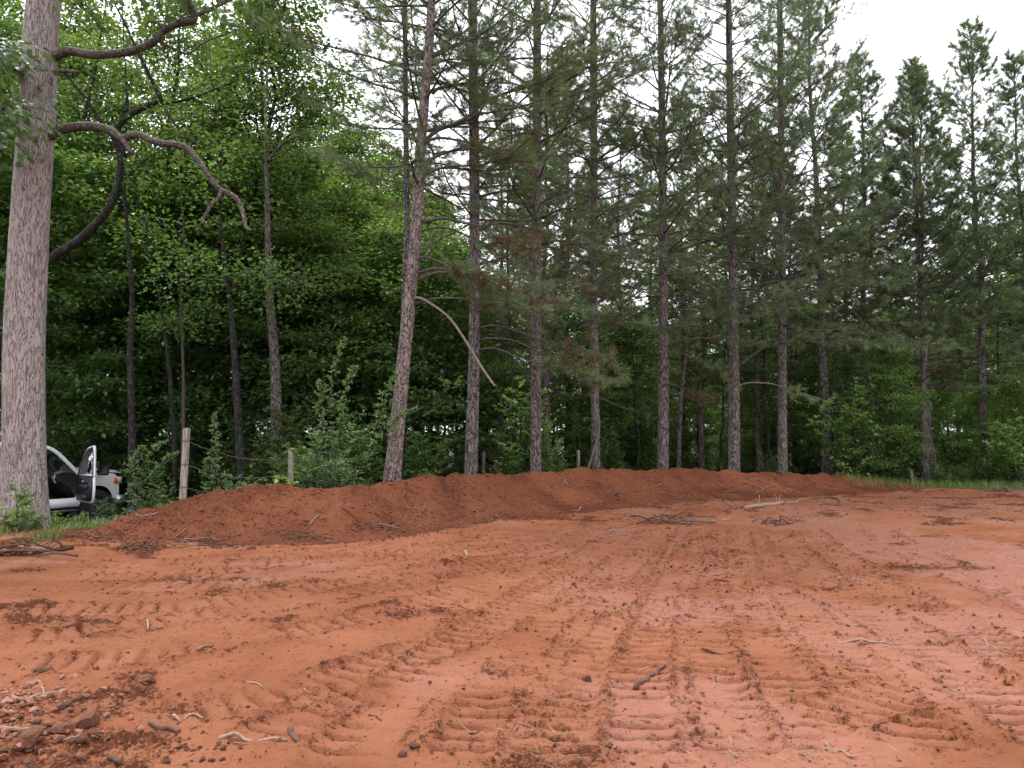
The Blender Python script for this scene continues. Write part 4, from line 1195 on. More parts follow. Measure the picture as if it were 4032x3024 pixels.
# ------------------------------------------------------------------ broadleaf trees of the wood
bl = []
for sd_, H, cb, R, tr, kw in ((301, 14, 3.6, 3.6, .15, dict(nprim=34)), (302, 17, 5.0, 3.8, .18, dict(nprim=38)), (303, 10, 1.8, 3.0, .085, dict(nprim=30, clump=24)),
                              (304, 20, 6.0, 4.2, .20, dict(nprim=42)), (305, 7.0, .9, 2.3, .05, dict(nprim=26, leaf=.14, sec=6)), (306, 12, 2.6, 3.2, .11, dict(nprim=32))):
    w, l = broadleaf(sd_, H, cb, R, tr, **kw)
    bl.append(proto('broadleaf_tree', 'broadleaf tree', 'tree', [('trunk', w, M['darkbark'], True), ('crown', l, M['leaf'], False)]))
ll = []
for sd_, H, cb, R, tr, kw in ((311, 15, 3.0, 3.6, .13, dict(nprim=36)), (312, 7.5, .7, 2.2, .05, dict(nprim=28, leaf=.15))):
    w, l = broadleaf(sd_, H, cb, R, tr, **kw)
    ll.append(proto('broadleaf_tree', 'light green broadleaf tree', 'tree', [('trunk', w, M['darkbark'], True), ('crown', l, M['leaflight'], False)]))

LB = {0: ('medium dark broadleaf tree', 'broadleaf trees in the shady wood'), 1: ('tall dark trunked broadleaf tree', 'tall broadleaf trees in the wood'),
      2: ('slender leafy understory tree', 'understory trees'), 3: ('very tall spreading broadleaf tree', 'tallest trees of the wood'),
      4: ('bushy young tree leafy to the ground', 'bushy young trees'), 5: ('mid height low crowned tree', 'low crowned trees')}
wood = [  # photo column, depth, kind, scale
    (1720, 46, 4, 1.6), (1850, 48, 4, 1.6), (1790, 58, 5, 1.1), (1925, 50, 4, 1.5), (1640, 44, 4, 1.5), (380, 30, 3, 1.0), (480, 46, 4, 1.7), (620, 25.5, 3, .9), (330, 24.5, 1, .95), (880, 30, 3, .95),
    (-250, 19, 5, 1.0), (-60, 23, 1, 1.0), (140, 21.5, 2, 1.0), (900, 24.5, 1, 1.0), (1085, 26, 3, .85), 
    (1230, 23.5, 4, 1.2), (1340, 27, 5, .9), (1480, 24.5, 2, .85), (1650, 27, 5, .8), (1760, 24, 4, 1.1), (-180, 26, 3, 1.0), 
    (60, 34, 3, 1.0), (1180, 34, 0, 1.1), (1330, 37, 1, 1.0), (1500, 34, 0, 1.0), (1690, 35, 0, .9), (540, 25, 2, 1.1), (770, 25.5, 5, 1.0), (1020, 24.5, 5, 1.0), (1160, 25, 4, 1.2), (700, 24, 4, 1.0), (400, 24.5, 4, 1.2),
    (-350, 40, 3, 1.1), (-100, 42, 3, 1.1), (760, 44, 3, 1.05), (1120, 46, 3, 1.0), (1420, 46, 1, 1.1), (1600, 49, 1, 1.05),
    (820, 27, 2, 1.0), (1560, 30, 2, 1.0), (200, 25.5, 2, 1.1), (40, 25.5, 4, 1.2), (1420, 29, 4, 1.2), (780, 33, 4, 1.5), (300, 34, 4, 1.5), (1200, 37, 4, 1.5),
    (1900, 30, 4, 1.1), (2010, 34, 2, .75), (2230, 28, 4, .95), (2400, 34, 5, .62), (2480, 29, 4, .85), (2560, 44, 5, .65), (2950, 40, 5, .6), (3150, 31, 4, 1.0), (3260, 38, 2, .8), (3440, 31, 4, .9), (3360, 42, 5, .7),
    (3700, 44, 5, .85), (3900, 46, 0, .8), (2700, 52, 2, .9), (2860, 56, 5, .75), (3060, 54, 2, .9), (2150, 45, 5, .8), (2330, 52, 0, .75), (3540, 52, 0, .8), (1950, 44, 0, .8), (1820, 40, 5, .9), (3340, 58, 0, .75), (2250, 66, 0, .85),
    (2050, 62, 4, 1.9), (2350, 58, 4, 1.7), (2550, 64, 4, 1.8), (2730, 74, 4, 2.0), (2900, 66, 4, 1.8), (3080, 72, 4, 2.0), (3240, 60, 4, 1.7), (3420, 62, 4, 1.8), (3600, 60, 4, 1.7), (3780, 56, 4, 1.7), (3960, 54, 4, 1.7), (4140, 52, 4, 1.7), (1880, 56, 4, 1.8), (1720, 52, 4, 1.8), (1500, 56, 4, 1.8), (1300, 54, 4, 1.8),
    (1080, 56, 4, 1.8), (880, 54, 4, 1.8), (680, 56, 4, 1.8), (480, 54, 4, 1.8), (260, 56, 4, 1.8), (40, 54, 4, 1.8), (-180, 56, 4, 1.8), (2160, 70, 4, 2.0), (2820, 80, 4, 2.3), (2480, 80, 4, 2.3), (3200, 78, 4, 2.3), (3500, 76, 4, 2.2), (3800, 72, 4, 2.2), (4060, 70, 4, 2.2),
]
for px, Y, k, sc in wood:
    place(bl[k], USED, px, Y, None, sc, label=LB[k][0] + ' ' + zone(px, Y), group=LB[k][1])
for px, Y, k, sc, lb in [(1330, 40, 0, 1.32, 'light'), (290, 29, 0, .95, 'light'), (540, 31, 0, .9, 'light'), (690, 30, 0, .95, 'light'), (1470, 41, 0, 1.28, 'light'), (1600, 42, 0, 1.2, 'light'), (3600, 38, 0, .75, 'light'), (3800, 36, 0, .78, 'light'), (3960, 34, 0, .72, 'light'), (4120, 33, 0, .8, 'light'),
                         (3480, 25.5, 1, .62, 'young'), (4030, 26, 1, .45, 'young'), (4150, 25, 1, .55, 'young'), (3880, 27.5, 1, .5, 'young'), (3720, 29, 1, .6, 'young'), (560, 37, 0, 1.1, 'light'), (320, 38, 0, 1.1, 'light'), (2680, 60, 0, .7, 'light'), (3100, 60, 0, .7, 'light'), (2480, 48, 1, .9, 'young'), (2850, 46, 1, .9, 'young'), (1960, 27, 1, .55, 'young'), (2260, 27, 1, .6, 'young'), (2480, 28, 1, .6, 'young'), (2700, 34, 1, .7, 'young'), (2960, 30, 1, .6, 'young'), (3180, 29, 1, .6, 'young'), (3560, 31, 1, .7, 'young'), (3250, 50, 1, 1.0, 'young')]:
    place(ll[k], USED, px, Y, None, sc, label=('light green broadleaf tree tinted as daylit ' if lb == 'light' else 'bright green young tree ') + zone(px, Y),
          group='light green trees' if lb == 'light' else 'bright green young trees')  # lighter leaf colour carries the daylight of lit gaps and sunlit crowns


def named_tree(name, label, path, Y0, Y1, w0, w1, limbs, mat='darkbark'):
    P = smooth_path(atp(path, Y0, Y1), 40)
    if name != 'leaning_tree':
        e = norm(P[-1] - P[-4]); P = np.vstack([P, P[-1] + e * 1.2 + np.array([.1, 0, 0]), P[-1] + e * 2.6, P[-1] + e * 4.2 + np.array([-.15, .2, 0])]); w1 = .015
    org = P[0].copy(); g0 = float(G(org[:1], np.array([Y0]))[0]); org[2] = g0
    P = np.vstack([np.array([P[0][0], P[0][1], g0 - .2]), P]) - org
    r = thing(name, label, 'tree', org)
    b = MB(); tube(b, P, np.linspace(w0, w1, len(P)), 12, .5, lump=.12, freq=3); b.build('trunk', M[mat], r)
    lf = MB(); rng = np.random.default_rng(int(abs(path[0][0])) + 3)
    tw = MB()
    for lb, a, c, rr in limbs:
        LP = limb_mesh(r, lb, a, c, rr, .012, mat, 'limb', org)
        C = []
        for q in range(14):
            bpt = interp(LP, .3 + .69 * rng.random()); e = bpt + norm(rng.normal(size=3)) * rng.uniform(.2, .8)
            sticks(tw, [bpt], [e], .008, .004); C.append(e)
        C = np.repeat(np.array(C), 24, 0); off = rng.normal(size=C.shape) * np.array([.36, .36, .14])
        Ls = rng.uniform(.08, .15, len(C))
        leaves(lf, C + off, norm(off + rng.normal(size=C.shape) * .1), norm(rng.normal(size=C.shape) * .45 + np.array([0, 0, 1])), Ls, Ls * .65, np.clip(rng.normal(.45, .2, len(C)), 0, 1))
    tw.build('twigs', M[mat], r); lf.build('crown', M['leaf'], r, False)
    return r


named_tree('leaning_tree', 'dark crooked tree leaning out from behind the oak',
           [(-60, 1900), (-40, 1500), (60, 1160), (190, 1025), (330, 930), (420, 830), (462, 740), (475, 620), (452, 540), (500, 460), (620, 400)], 18.5, 17.5, .13, .06, [
    ([(455, 545), (400, 480), (330, 380), (270, 300), (220, 200)], 17.6, 17.2, .06), ([(330, 465), (350, 380), (380, 250), (400, 120), (420, 0)], 17.6, 17.9, .05),
    ([(640, 405), (600, 320), (540, 200), (500, 110), (470, 50), (430, -20)], 17.4, 17.0, .06), ([(640, 410), (720, 395), (800, 370), (900, 330), (1000, 300)], 17.4, 17.0, .04),
    ([(650, 430), (700, 500), (760, 560), (850, 580)], 17.4, 16.8, .035)])
named_tree('bare_trunk_tree', 'slim grey speckled trunk rising straight among the leaves behind the truck',
           [(518, 1980), (520, 1700), (512, 1400), (520, 1180), (505, 950), (492, 760), (490, 600)], 18.4, 18.4, .095, .063, [
    ([(492, 620), (470, 500), (500, 380), (480, 250)], 18.4, 18.3, .055), ([(495, 700), (560, 640), (620, 600)], 18.4, 18.1, .035)])
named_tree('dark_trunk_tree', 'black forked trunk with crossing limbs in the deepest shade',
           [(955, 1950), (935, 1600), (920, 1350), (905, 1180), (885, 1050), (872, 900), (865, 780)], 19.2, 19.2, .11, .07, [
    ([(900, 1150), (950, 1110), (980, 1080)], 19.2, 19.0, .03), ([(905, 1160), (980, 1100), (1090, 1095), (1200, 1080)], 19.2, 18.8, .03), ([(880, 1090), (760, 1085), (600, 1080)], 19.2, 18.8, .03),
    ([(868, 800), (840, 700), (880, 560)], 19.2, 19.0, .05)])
named_tree('tall_trunk_tree', 'broad scaly grey trunk in the shade between the dark trunk and the leaning pine',
           [(1092, 1900), (1085, 1500), (1065, 1200), (1055, 950), (1050, 700), (1045, 400)], 20.6, 20.6, .17, .10, [
    ([(1060, 1160), (1100, 1120), (1180, 1100), (1290, 1080)], 20.6, 20.2, .035), ([(1050, 640), (1120, 560), (1220, 520)], 20.6, 20.2, .05)], 'pinebark')
named_tree('reddish_trunk_tree', 'thin reddish brown trunk among green leaves near the wooden corner post',
           [(720, 1800), (722, 1500), (715, 1280), (712, 1100)], 19.6, 19.6, .05, .04, [([(713, 1120), (730, 1000), (720, 900)], 19.6, 19.6, .03)], 'pinelimb')
named_tree('crooked_trunk_tree', 'crooked brown trunk bending between the slim grey trunk and the reddish trunk',
           [(690, 1800), (670, 1500), (655, 1350), (640, 1260), (630, 1180), (600, 1050)], 20, 20, .07, .05, [([(650, 1330), (680, 1290), (700, 1250)], 20, 19.8, .02), ([(605, 1060), (570, 950), (590, 840)], 20, 20, .035)], 'darkbark')
named_tree('sapling_trunk_tree', 'thin straight sapling between the second and third pine',
           [(2030, 1880), (2020, 1500), (2005, 1250), (1998, 950), (2000, 700)], 20.5, 20.5, .05, .03, [([(2000, 800), (2030, 700), (2060, 600)], 20.5, 20.3, .02)], 'darkbark')
named_tree('crossing_trunk_tree', 'thin trunk crossing another between two scaly pines',
           [(2670, 1890), (2680, 1600), (2700, 1400), (2715, 1200), (2690, 1000)], 27, 27, .09, .06, [([(2700, 1100), (2730, 1000), (2760, 900)], 27, 26.5, .03)], 'pinebark')
thin = [(2590, 1.0), (2745, .9), (2820, .8), (2935, 1.1), (3005, .8), (3045, 1.0), (2960, .7), (3130, .8), (2510, .9), (2455, .8), (2290, .9), (3280, .8), (3565, .9), (3600, .8), (3520, .7), (3740, .9), (3950, 1.0)]
tm = []
for q in range(3):
    rng = np.random.default_rng(400 + q); n = 12; t = np.linspace(0, 1, n)
    p = np.stack([np.cumsum(rng.normal(size=n) * .06), np.cumsum(rng.normal(size=n) * .06), t * 7.5], 1); p[:, :2] -= p[0, :2]; p[0, 2] = -.2
    b, l = MB(), MB(); tube(b, p, np.linspace(.065, .018, n), 8, .5, lump=.1)
    C = []
    for j in range(16):
        bb = interp(p, .25 + .74 * j / 16); a = rng.uniform(0, 6.28); e = bb + np.array([math.cos(a), math.sin(a), .35]) * rng.uniform(.4, 1.1)
        sticks(b, [bb], [e], .010, .004); C += [e, (e + bb) / 2]
    C = np.repeat(np.array(C), 20, 0); off = rng.normal(size=C.shape) * np.array([.28, .28, .12]); Ls = rng.uniform(.07, .13, len(C))
    leaves(l, C + off, norm(off), norm(rng.normal(size=C.shape) * .45 + np.array([0, 0, 1])), Ls, Ls * .65, np.clip(rng.normal(.5, .2, len(C)), 0, 1))
    tm.append(proto('thin_sapling_tree', 'thin bare stemmed sapling growing between the pines', 'tree', [('trunk', b, M['darkbark'], True), ('crown', l, M['leaf'], False)], 'thin saplings between the pines'))
for q, (px, sc) in enumerate(thin):
    place(tm[q % 3], USED, px, 25.5 + (q * 7 % 11), None, sc, label='thin bare stemmed sapling ' + zone(px, 30))

# ------------------------------------------------------------------ shrubs and low plants
sh = []
for sd_, H, R, nst, kw, mt in ((501, 1.6, .9, 15, dict(leaf=.10, lat=16, per=10), 'leaf'), (502, 1.1, .8, 12, dict(leaf=.08, lat=10, per=8), 'leaflight'), (503, 2.4, 1.2, 18, dict(leaf=.11, lat=20, per=12), 'leaf'), (504, .6, .5, 9, dict(leaf=.075, lat=7, per=7, aspect=.6), 'leaflight')):
    w, l = shrub(sd_, H, R, nst, **kw)
    sh.append(proto('bush', 'low green bush on the forest floor', 'bush', [('stems', w, M['darkbark'], True), ('foliage', l, M[mt], False)]))
SL = {0: ('leafy dark green bush', 'dark green bushes'), 1: ('bright green low bush', 'bright green bushes'), 2: ('tall spreading bush', 'tall bushes'), 3: ('small bright leafy plant', 'small leafy plants')}
rs = random.Random(9)
for q in range(96):
    px = -150 + 4300 * (q * 37 % 96 + rs.random()) / 96
    dmin = 17.5 if px < 1500 else (20 if px < 2300 else 25)
    Y = dmin + rs.random() * 11
    if 250 < px < 560 and Y < 23: Y += 6
    k = rs.choice([0, 0, 2, 2, 1]) if px < 2200 else rs.choice([0, 1, 2, 1])
    place(sh[k], USED, px, Y, None, rs.uniform(.75, 1.25), label=SL[k][0] + ' ' + zone(px, Y), group=SL[k][1])
for q in range(60):
    px = -200 + 4400 * (q * 31 % 60 + rs.random()) / 60; Y = 28 + rs.random() * 26
    place(sh[2], USED, px, Y, None, rs.uniform(1.0, 1.7), label=SL[2][0] + ' ' + zone(px, Y), group=SL[2][1])
for px, Y, k, sc in [(1690, 17.2, 1, .85), (1640, 16.3, 3, 1.0), (1760, 17.4, 3, 1.0), (1960, 20, 1, .8), (2040, 20.5, 3, 1.0), (2060, 20.0, 3, .9), (2220, 21, 3, 1.0), (820, 15.3, 3, .8), (700, 15.2, 3, .9), (640, 16.0, 1, .7), (560, 16.2, 3, .9), (480, 15.8, 3, .6), (340, 15.6, 3, .6),
                     (3560, 25.8, 3, 1.0), (3700, 25.2, 3, 1.1), (3780, 25, 1, .7), (3830, 26, 1, .8), (3960, 25.5, 1, .9), (250, 14.2, 3, .55), (330, 13.9, 3, .5), (150, 13.0, 3, .5), (60, 12.8, 3, .5), (1180, 15.6, 3, .8), (1420, 15.8, 1, .7), (1480, 15.4, 3, .8)]:
    place(sh[k], USED, px, Y, None, sc, label=SL[k][0] + ' ' + zone(px, Y), group=SL[k][1])


def one_shrub(name, label, px, Y, seed, H, R, nst, mt='shrubleaf', shoots=(), **kw):
    w, l = shrub(seed, H, R, nst, **kw)
    x = (px - W0 / 2) / F * Y; z = float(G(np.array([x]), np.array([Y]))[0]); org = np.array([x, Y, z])
    rng = np.random.default_rng(seed + 1)
    for pth, dY in shoots:   # tall wands seen above the bush
        P = smooth_path(atp(pth, Y, Y + dY), 24) - org
        tube(w, P, np.linspace(.009, .003, 24), 5, .5, cap=False)
        PP, DD = [], []
        for s in np.linspace(.1, 1, 44):
            b = interp(P, min(.999, s)); a = rng.uniform(0, 6.28); d = norm(np.array([math.cos(a), math.sin(a), .45]))
            ln = rng.uniform(.04, .34) * (1.12 - s)
            sticks(w, [b], [b + d * ln], .003, .002)
            for q in range(8):
                PP.append(b + d * ln * rng.uniform(.1, 1)); DD.append(norm(d + rng.normal(size=3) * .6))
        Ls = .07 * rng.uniform(.7, 1.2, len(PP))
        leaves(l, np.array(PP), np.array(DD), norm(rng.normal(size=(len(PP), 3)) * .5 + np.array([0, 0, 1])), Ls, Ls * .5, np.clip(rng.normal(.65, .18, len(PP)), 0, 1))
    r = thing(name, label, 'shrub', org)
    w.build('stems', M['darkbark'], r); l.build('foliage', M[mt], r, False)
    return r


one_shrub('wild_shrub', 'tall pale green shrub with wand like shoots beside the leaning pine', 1300, 14.75, 601, 1.75, 1.15, 15,
          shoots=[([(1300, 1900), (1290, 1700), (1300, 1550), (1320, 1430), (1358, 1335)], -.2), ([(1330, 1800), (1350, 1600), (1385, 1480), (1400, 1445)], -.3), ([(1440, 1850), (1490, 1650), (1530, 1530), (1568, 1462)], -.4),
                  ([(1260, 1800), (1265, 1600), (1262, 1500)], .1), ([(1500, 1750), (1560, 1650), (1640, 1610)], -.5)], lat=30, per=13, leaf=.072)
one_shrub('wild_shrub', 'pale green shrub with arching shoots in front of the truck bonnet', 590, 16.6, 602, 1.35, .7, 13,
          shoots=[([(520, 1950), (560, 1850), (610, 1770), (650, 1740)], -.2), ([(560, 1920), (640, 1820), (700, 1785)], -.3), ([(500, 1900), (540, 1800), (560, 1760)], 0)], lat=20, per=10, leaf=.07)
one_shrub('wild_shrub', 'leafy shrub growing before the wheel arch of the truck', 440, 18.2, 605, .85, .55, 10, lat=13, per=8, leaf=.07)
one_shrub('wild_sapling', 'single upright leafy sapling standing just behind the wooden corner post', 850, 14.3, 603, .9, .45, 8,
          shoots=[([(850, 1960), (848, 1850), (846, 1750), (845, 1630)], 0), ([(820, 1960), (825, 1850), (815, 1810)], 0)], lat=12, per=8, leaf=.055)
one_shrub('wild_shrub', 'rounded light green bush behind the berm beside the upright sapling', 935, 14.6, 604, .95, .6, 16, lat=18, per=11, leaf=.06)
one_shrub('maple_shrub', 'maple shrub spreading bright star leaves in front of the dark pine', 3330, 25, 606, 3.6, 1.9, 14, 'leaflight', lat=17, per=9, leaf=.13, aspect=.85)
one_shrub('maple_shrub', 'bright green maple shrub swallowing the foot of the pine by the grass', 3980, 24.6, 607, 2.3, 1.7, 15, 'leaflight', lat=17, per=9, leaf=.12, aspect=.85)
one_shrub('maple_sapling', 'low sapling with broad leaves against the foot of the oak', 75, 12.7, 608, .75, .35, 5, 'leaflight', lat=6, per=7, leaf=.11, aspect=.6)
one_shrub('broad_leaf_weed', 'broad leaved weed on the berm crest near the wooden corner post', 1010, 13.6, 609, .45, .35, 7, 'leaflight', lat=5, per=5, leaf=.15, aspect=.62)
one_shrub('broad_leaf_weed', 'tall broad leaved weed on the berm crest touching the pale green shrub', 1095, 13.9, 610, .75, .3, 4, 'leaflight', lat=5, per=4, leaf=.16, aspect=.62)

# grass at the foot of the oak and along the far edge of the field
def grass(name, label, boxes, seed, behind=False):
    rng = np.random.default_rng(seed); b = MB()
    for (x0, x1, y0, y1, n, h, tl) in boxes:
        x = rng.uniform(x0, x1, n); y = rng.uniform(y0, y1, n)
        keep = pn(x * 1.5, y * 1.5, 90) > -.25
        if behind: keep &= spine(x, y)[0] > .9
        x, y = x[keep], y[keep]; n_ = len(x)
        z = G(x, y) - .02
        a = rng.uniform(0, 6.28, n_); hh = h * rng.uniform(.4, 1.2, n_)
        D = norm(np.stack([np.cos(a) * .45, np.sin(a) * .45, np.ones(n_)], 1))
        S = np.stack([-np.sin(a), np.cos(a), np.zeros(n_)], 1) * .005
        P = np.stack([x, y, z], 1); m_ = P + D * hh[:, None] * .6; e = m_ + norm(D + np.stack([np.cos(a), np.sin(a), -np.ones(n_) * .3], 1) * .8) * hh[:, None] * .5
        V = np.stack([P - S, P + S, m_ + S * .8, m_ - S * .8, e], 1).reshape(-1, 3); k = np.arange(n_)[:, None] * 5
        b.add(V, k + np.array([[0, 1, 2, 3]]), k + np.array([[3, 2, 4]]), np.repeat(np.clip(rng.normal(tl, .2, n_), 0, 1), 5))
    return tag(b.build(name, M['grass'], None, False), label, 'grass', kind='stuff')


grass('grass', 'grass and weeds round the foot of the oak', [(-11.5, -6.6, 11.3, 14.2, 4200, .2, .45), (-8.0, -5.2, 13.3, 16, 2200, .28, .4), (-13, -9, 10.6, 13, 1500, .2, .5)], 21)
grass('grass', 'strip of bright grass between the field and the trees', [(9.8, 20, 22.3, 26.5, 9000, .28, .6), (12, 22, 26.5, 34, 5000, .35, .7)], 22)
grass('grass', 'thin grass behind the crest of the berm', [(-6, 3, 14.0, 21, 3500, .3, .4)], 23, True)
grass('grass', 'pale grass of the far clearing', [(0, 30, 40, 75, 9000, .5, .85)], 24)  # blades tinted paler than the other grass

# ------------------------------------------------------------------ white pickup with its passenger door open
def truck():
    a = math.radians(60)
    hp = at(300, 1900, 19.6)
    gz = float(T(hp[0], hp[1]))
    # local frame: x forward, y to the driver's side, origin under the passenger door hinge
    r = thing('pickup_truck', 'white pickup truck with its front passenger door open, parked behind the oak', 'truck', (hp[0] - .98 * math.sin(a), hp[1] + .98 * math.cos(a), gz + .02), a, None, (1.06, 1, 1.03))
    Wd = 1.96

    def strip(mb, pts, y0, y1):          # polyline in x,z extruded across y
        p = np.array(pts, float); n = len(p)
        V = np.concatenate([np.column_stack([p[:, 0], np.full(n, y0), p[:, 1]]), np.column_stack([p[:, 0], np.full(n, y1), p[:, 1]])])
        mb.add(V, [[i, i + 1, n + i + 1, n + i] for i in range(n - 1)])

    def poly(mb, pts, y, th):            # flat outline in x,z with thickness th along y
        p = np.array(pts, float); n = len(p); c = p.mean(0)
        V = np.concatenate([np.column_stack([p[:, 0], np.full(n, y), p[:, 1]]), np.column_stack([p[:, 0], np.full(n, y + th), p[:, 1]]), [[c[0], y, c[1]], [c[0], y + th, c[1]]]])
        Tq = [[2 * n, (i + 1) % n, i] for i in range(n)] + [[2 * n + 1, n + i, n + (i + 1) % n] for i in range(n)]
        mb.add(V, [[i, (i + 1) % n, n + (i + 1) % n, n + i] for i in range(n)], Tq)

    def rail(mb, pts, y, w=.075, d=.09):  # square-section rail following x,z points
        p = smooth_path(np.column_stack([np.array(pts)[:, 0], np.full(len(pts), y), np.array(pts)[:, 1]]), 6 * len(pts))
        t = norm(np.gradient(p, axis=0)); nrm = np.column_stack([-t[:, 2], np.zeros(len(p)), t[:, 0]])
        V = np.concatenate([p - nrm * w / 2, p + nrm * w / 2, p + nrm * w / 2 * .7 + np.array([0, d, 0]), p - nrm * w / 2 + np.array([0, d, 0])])
        n = len(p); mb.add(V, [[k * n + i, k * n + i + 1, ((k + 1) % 4) * n + i + 1, ((k + 1) % 4) * n + i] for k in range(4) for i in range(n - 1)])

    side = -Wd / 2
    outline = [(.05, .62), (.10, .85), (.12, 1.12), (.05, 1.24), (-.2, 1.50), (-.5, 1.78), (-.78, 1.915), (-1.15, 1.965), (-2.2, 1.965), (-2.6, 1.9)]
    body = MB()
    for sy in (side, -side - .09): rail(body, outline, sy)
    # roof skin, crowned
    rx = [(-.62, 1.82), (-.95, 1.94), (-1.35, 1.985), (-1.9, 1.99), (-2.6, 1.93)]
    p = np.array(rx); ys = np.linspace(side + .03, -side - .03, 7)
    V = np.array([[x, y, z + .04 * (1 - (y / (Wd / 2)) ** 2)] for x, z in p for y in ys])
    body.add(V, [[i * 7 + j, i * 7 + j + 1, (i + 1) * 7 + j + 1, (i + 1) * 7 + j] for i in range(4) for j in range(6)])
    # rear quarter, far side skin, rocker, floor pan, cab back
    poly(body, [(-1.22, .55), (-1.18, 1.2), (-1.16, 1.95), (-1.34, 1.95), (-1.30, 1.2), (-1.30, .55)], side, .09)      # centre pillar
    poly(body, [(-1.31, .58), (-1.31, 1.22), (-2.55, 1.22), (-2.65, .58)], side + .005, .06)                            # rear door skin
    poly(body, [(-2.35, 1.2), (-2.25, 1.93), (-2.65, 1.9), (-2.72, 1.2)], side + .005, .08)
    poly(body, [(-2.66, .6), (-2.66, 1.95), (-2.9, 2.02), (-4.4, 2.02), (-4.4, .6)], side + .003, .05)                   # capped bed
    strip(body, [(-2.66, 1.95), (-2.9, 2.03), (-4.4, 2.03)], side + .02, -side - .02)
    poly(body, [(.05, .62), (.1, 1.2), (-1.3, 1.22), (-2.65, 1.22), (-2.65, .6)], -side - .06, .06)
    poly(body, [(-4.4, .6), (-4.4, 1.22), (-2.66, 1.22), (-2.66, .6)], -side - .06, .06)
    box(body, (-2.68, side + .1, .6), (-2.63, -side - .1, 1.25)); box(body, (-4.42, side + .05, .6), (-4.38, -side - .05, 2.0))
    body.build('body', M['white'], r)
    rk = MB()
    strip(rk, [(.12, .66), (.10, .60), (.0, .56), (-2.6, .56)], side - .0, side + .12)
    V = np.array([[x, y, z] for x in (.10, -2.64) for y, z in ((side + .12, .64), (side + .01, .61), (side - .015, .54), (side - .012, .47), (side + .05, .42))])
    rk.add(V, [[i, i + 1, 5 + i + 1, 5 + i] for i in range(4)]); rk.build('rocker_panel', M['white'], r)
    sb = MB(); box(sb, (.0, side - .14, .335), (-2.5, side + .02, .375)); sb.build('running_board', M['silver'], r)
    und = MB(); box(und, (.1, side + .1, .32), (-4.3, -side - .1, .5)); und.build('underbody', M['black'], r)
    # front wing with wheel arch
    wing = MB()
    arch = [(.33 + .43 * math.cos(t) + .22, .48 + .43 * math.sin(t)) for t in np.linspace(math.pi, 0, 14)]
    top = [(1.12, .70), (1.18, .95), (1.16, 1.10), (1.0, 1.19), (.6, 1.23), (.1, 1.24)]
    outl = [(.06, .55)] + arch + [(1.02, .55)] + top
    q = np.array(outl); n = len(q)
    bow = lambda x: side + .02 + .10 * np.clip((x - .55) / .6, 0, 1) ** 2
    lowz = np.interp(q[1:15, 0], q[1:15, 0], q[1:15, 1])
    xs = np.linspace(.06, 1.16, 26)
    topz = np.interp(xs, [.06, .6, 1.0, 1.16], [1.24, 1.23, 1.19, 1.08])
    cx, cr = .55, .43
    botz = np.where(np.abs(xs - cx) < cr, .48 + np.sqrt(np.clip(cr ** 2 - (xs - cx) ** 2, 0, None)), .55)
    V = []
    for x, b_, t_ in zip(xs, botz, topz):
        for f in np.linspace(0, 1, 6):
            z = b_ + (t_ - b_) * f
            V.append([x, bow(x) + .05 * max(0, f - .6) ** 1.5 * 2 - .012 * math.sin(f * math.pi), z])
    wing.add(np.array(V), [[i * 6 + j, (i + 1) * 6 + j, (i + 1) * 6 + j + 1, i * 6 + j + 1] for i in range(25) for j in range(5)])
    wing.build('front_wing', M['white'], r)
    wing = MB(); V2 = np.array(V) * np.array([1, -1, 1]); wing.add(V2, [[i * 6 + j, i * 6 + j + 1, (i + 1) * 6 + j + 1, (i + 1) * 6 + j] for i in range(25) for j in range(5)])
    wing.build('front_wing', M['white'], r)
    hd = MB()
    xs2 = np.linspace(.08, 1.2, 9); ys2 = np.linspace(side + .06, -side - .06, 13)
    V = np.array([[x, y * (1 - .08 * max(0, x - .8)), 1.235 + .075 * (1 - (abs(y) / .95) ** 3) - .05 * max(0, (x - .5) / .7) ** 2 + (.02 if .3 < abs(y) < .62 else 0)] for x in xs2 for y in ys2])
    hd.add(V, [[i * 13 + j, i * 13 + j + 1, (i + 1) * 13 + j + 1, (i + 1) * 13 + j] for i in range(8) for j in range(12)])
    hd.build('bonnet', M['white'], r)
    gr = MB(); box(gr, (1.12, side + .16, .62), (1.2, -side - .16, 1.18)); gr.build('grille', M['black'], r)
    bu = MB(); box(bu, (1.08, side + .06, .42), (1.32, -side - .06, .62)); bu.build('bumper', M['silver'], r)
    for s in (-1, 1):
        b = MB(); box(b, (1.06, s * .93 - (.0 if s < 0 else .1), .93), (1.19, s * .93 + (.1 if s < 0 else .0), 1.1)); b.build('headlight', M['lens'], r)
        b = MB(); box(b, (.98, s * (.925) - .012, .94), (1.07, s * .925 + .012, 1.08)); b.build('marker_lamp', M['amber'], r)
    # wheels: a tyre and a rim each, turned on a lathe
    for wx in (.55, -3.35):
        for s in (-1, 1):
            ty, rm = MB(), MB()
            prof = [(.24, -.12), (.36, -.13), (.40, -.10), (.41, 0), (.40, .10), (.36, .13), (.24, .12)]
            pr2 = [(.24, .11 * s), (.22, .07 * s), (.12, .10 * s), (.05, .12 * s), (.0, .12 * s)]
            for mb_, pf in ((ty, prof), (rm, pr2)):
                th = np.linspace(0, 2 * np.pi, 28, endpoint=False)
                V = np.array([[wx + rr * math.cos(t), s * (Wd / 2 - .16) + yy, .40 + rr * math.sin(t)] for rr, yy in pf for t in th]); k = 28
                mb_.add(V, [[i * k + j, i * k + (j + 1) % k, (i + 1) * k + (j + 1) % k, (i + 1) * k + j] for i in range(len(pf) - 1) for j in range(k)])
            w = ty.build('wheel', M['tyre'], r); rm.build('rim', M['trim'], w)
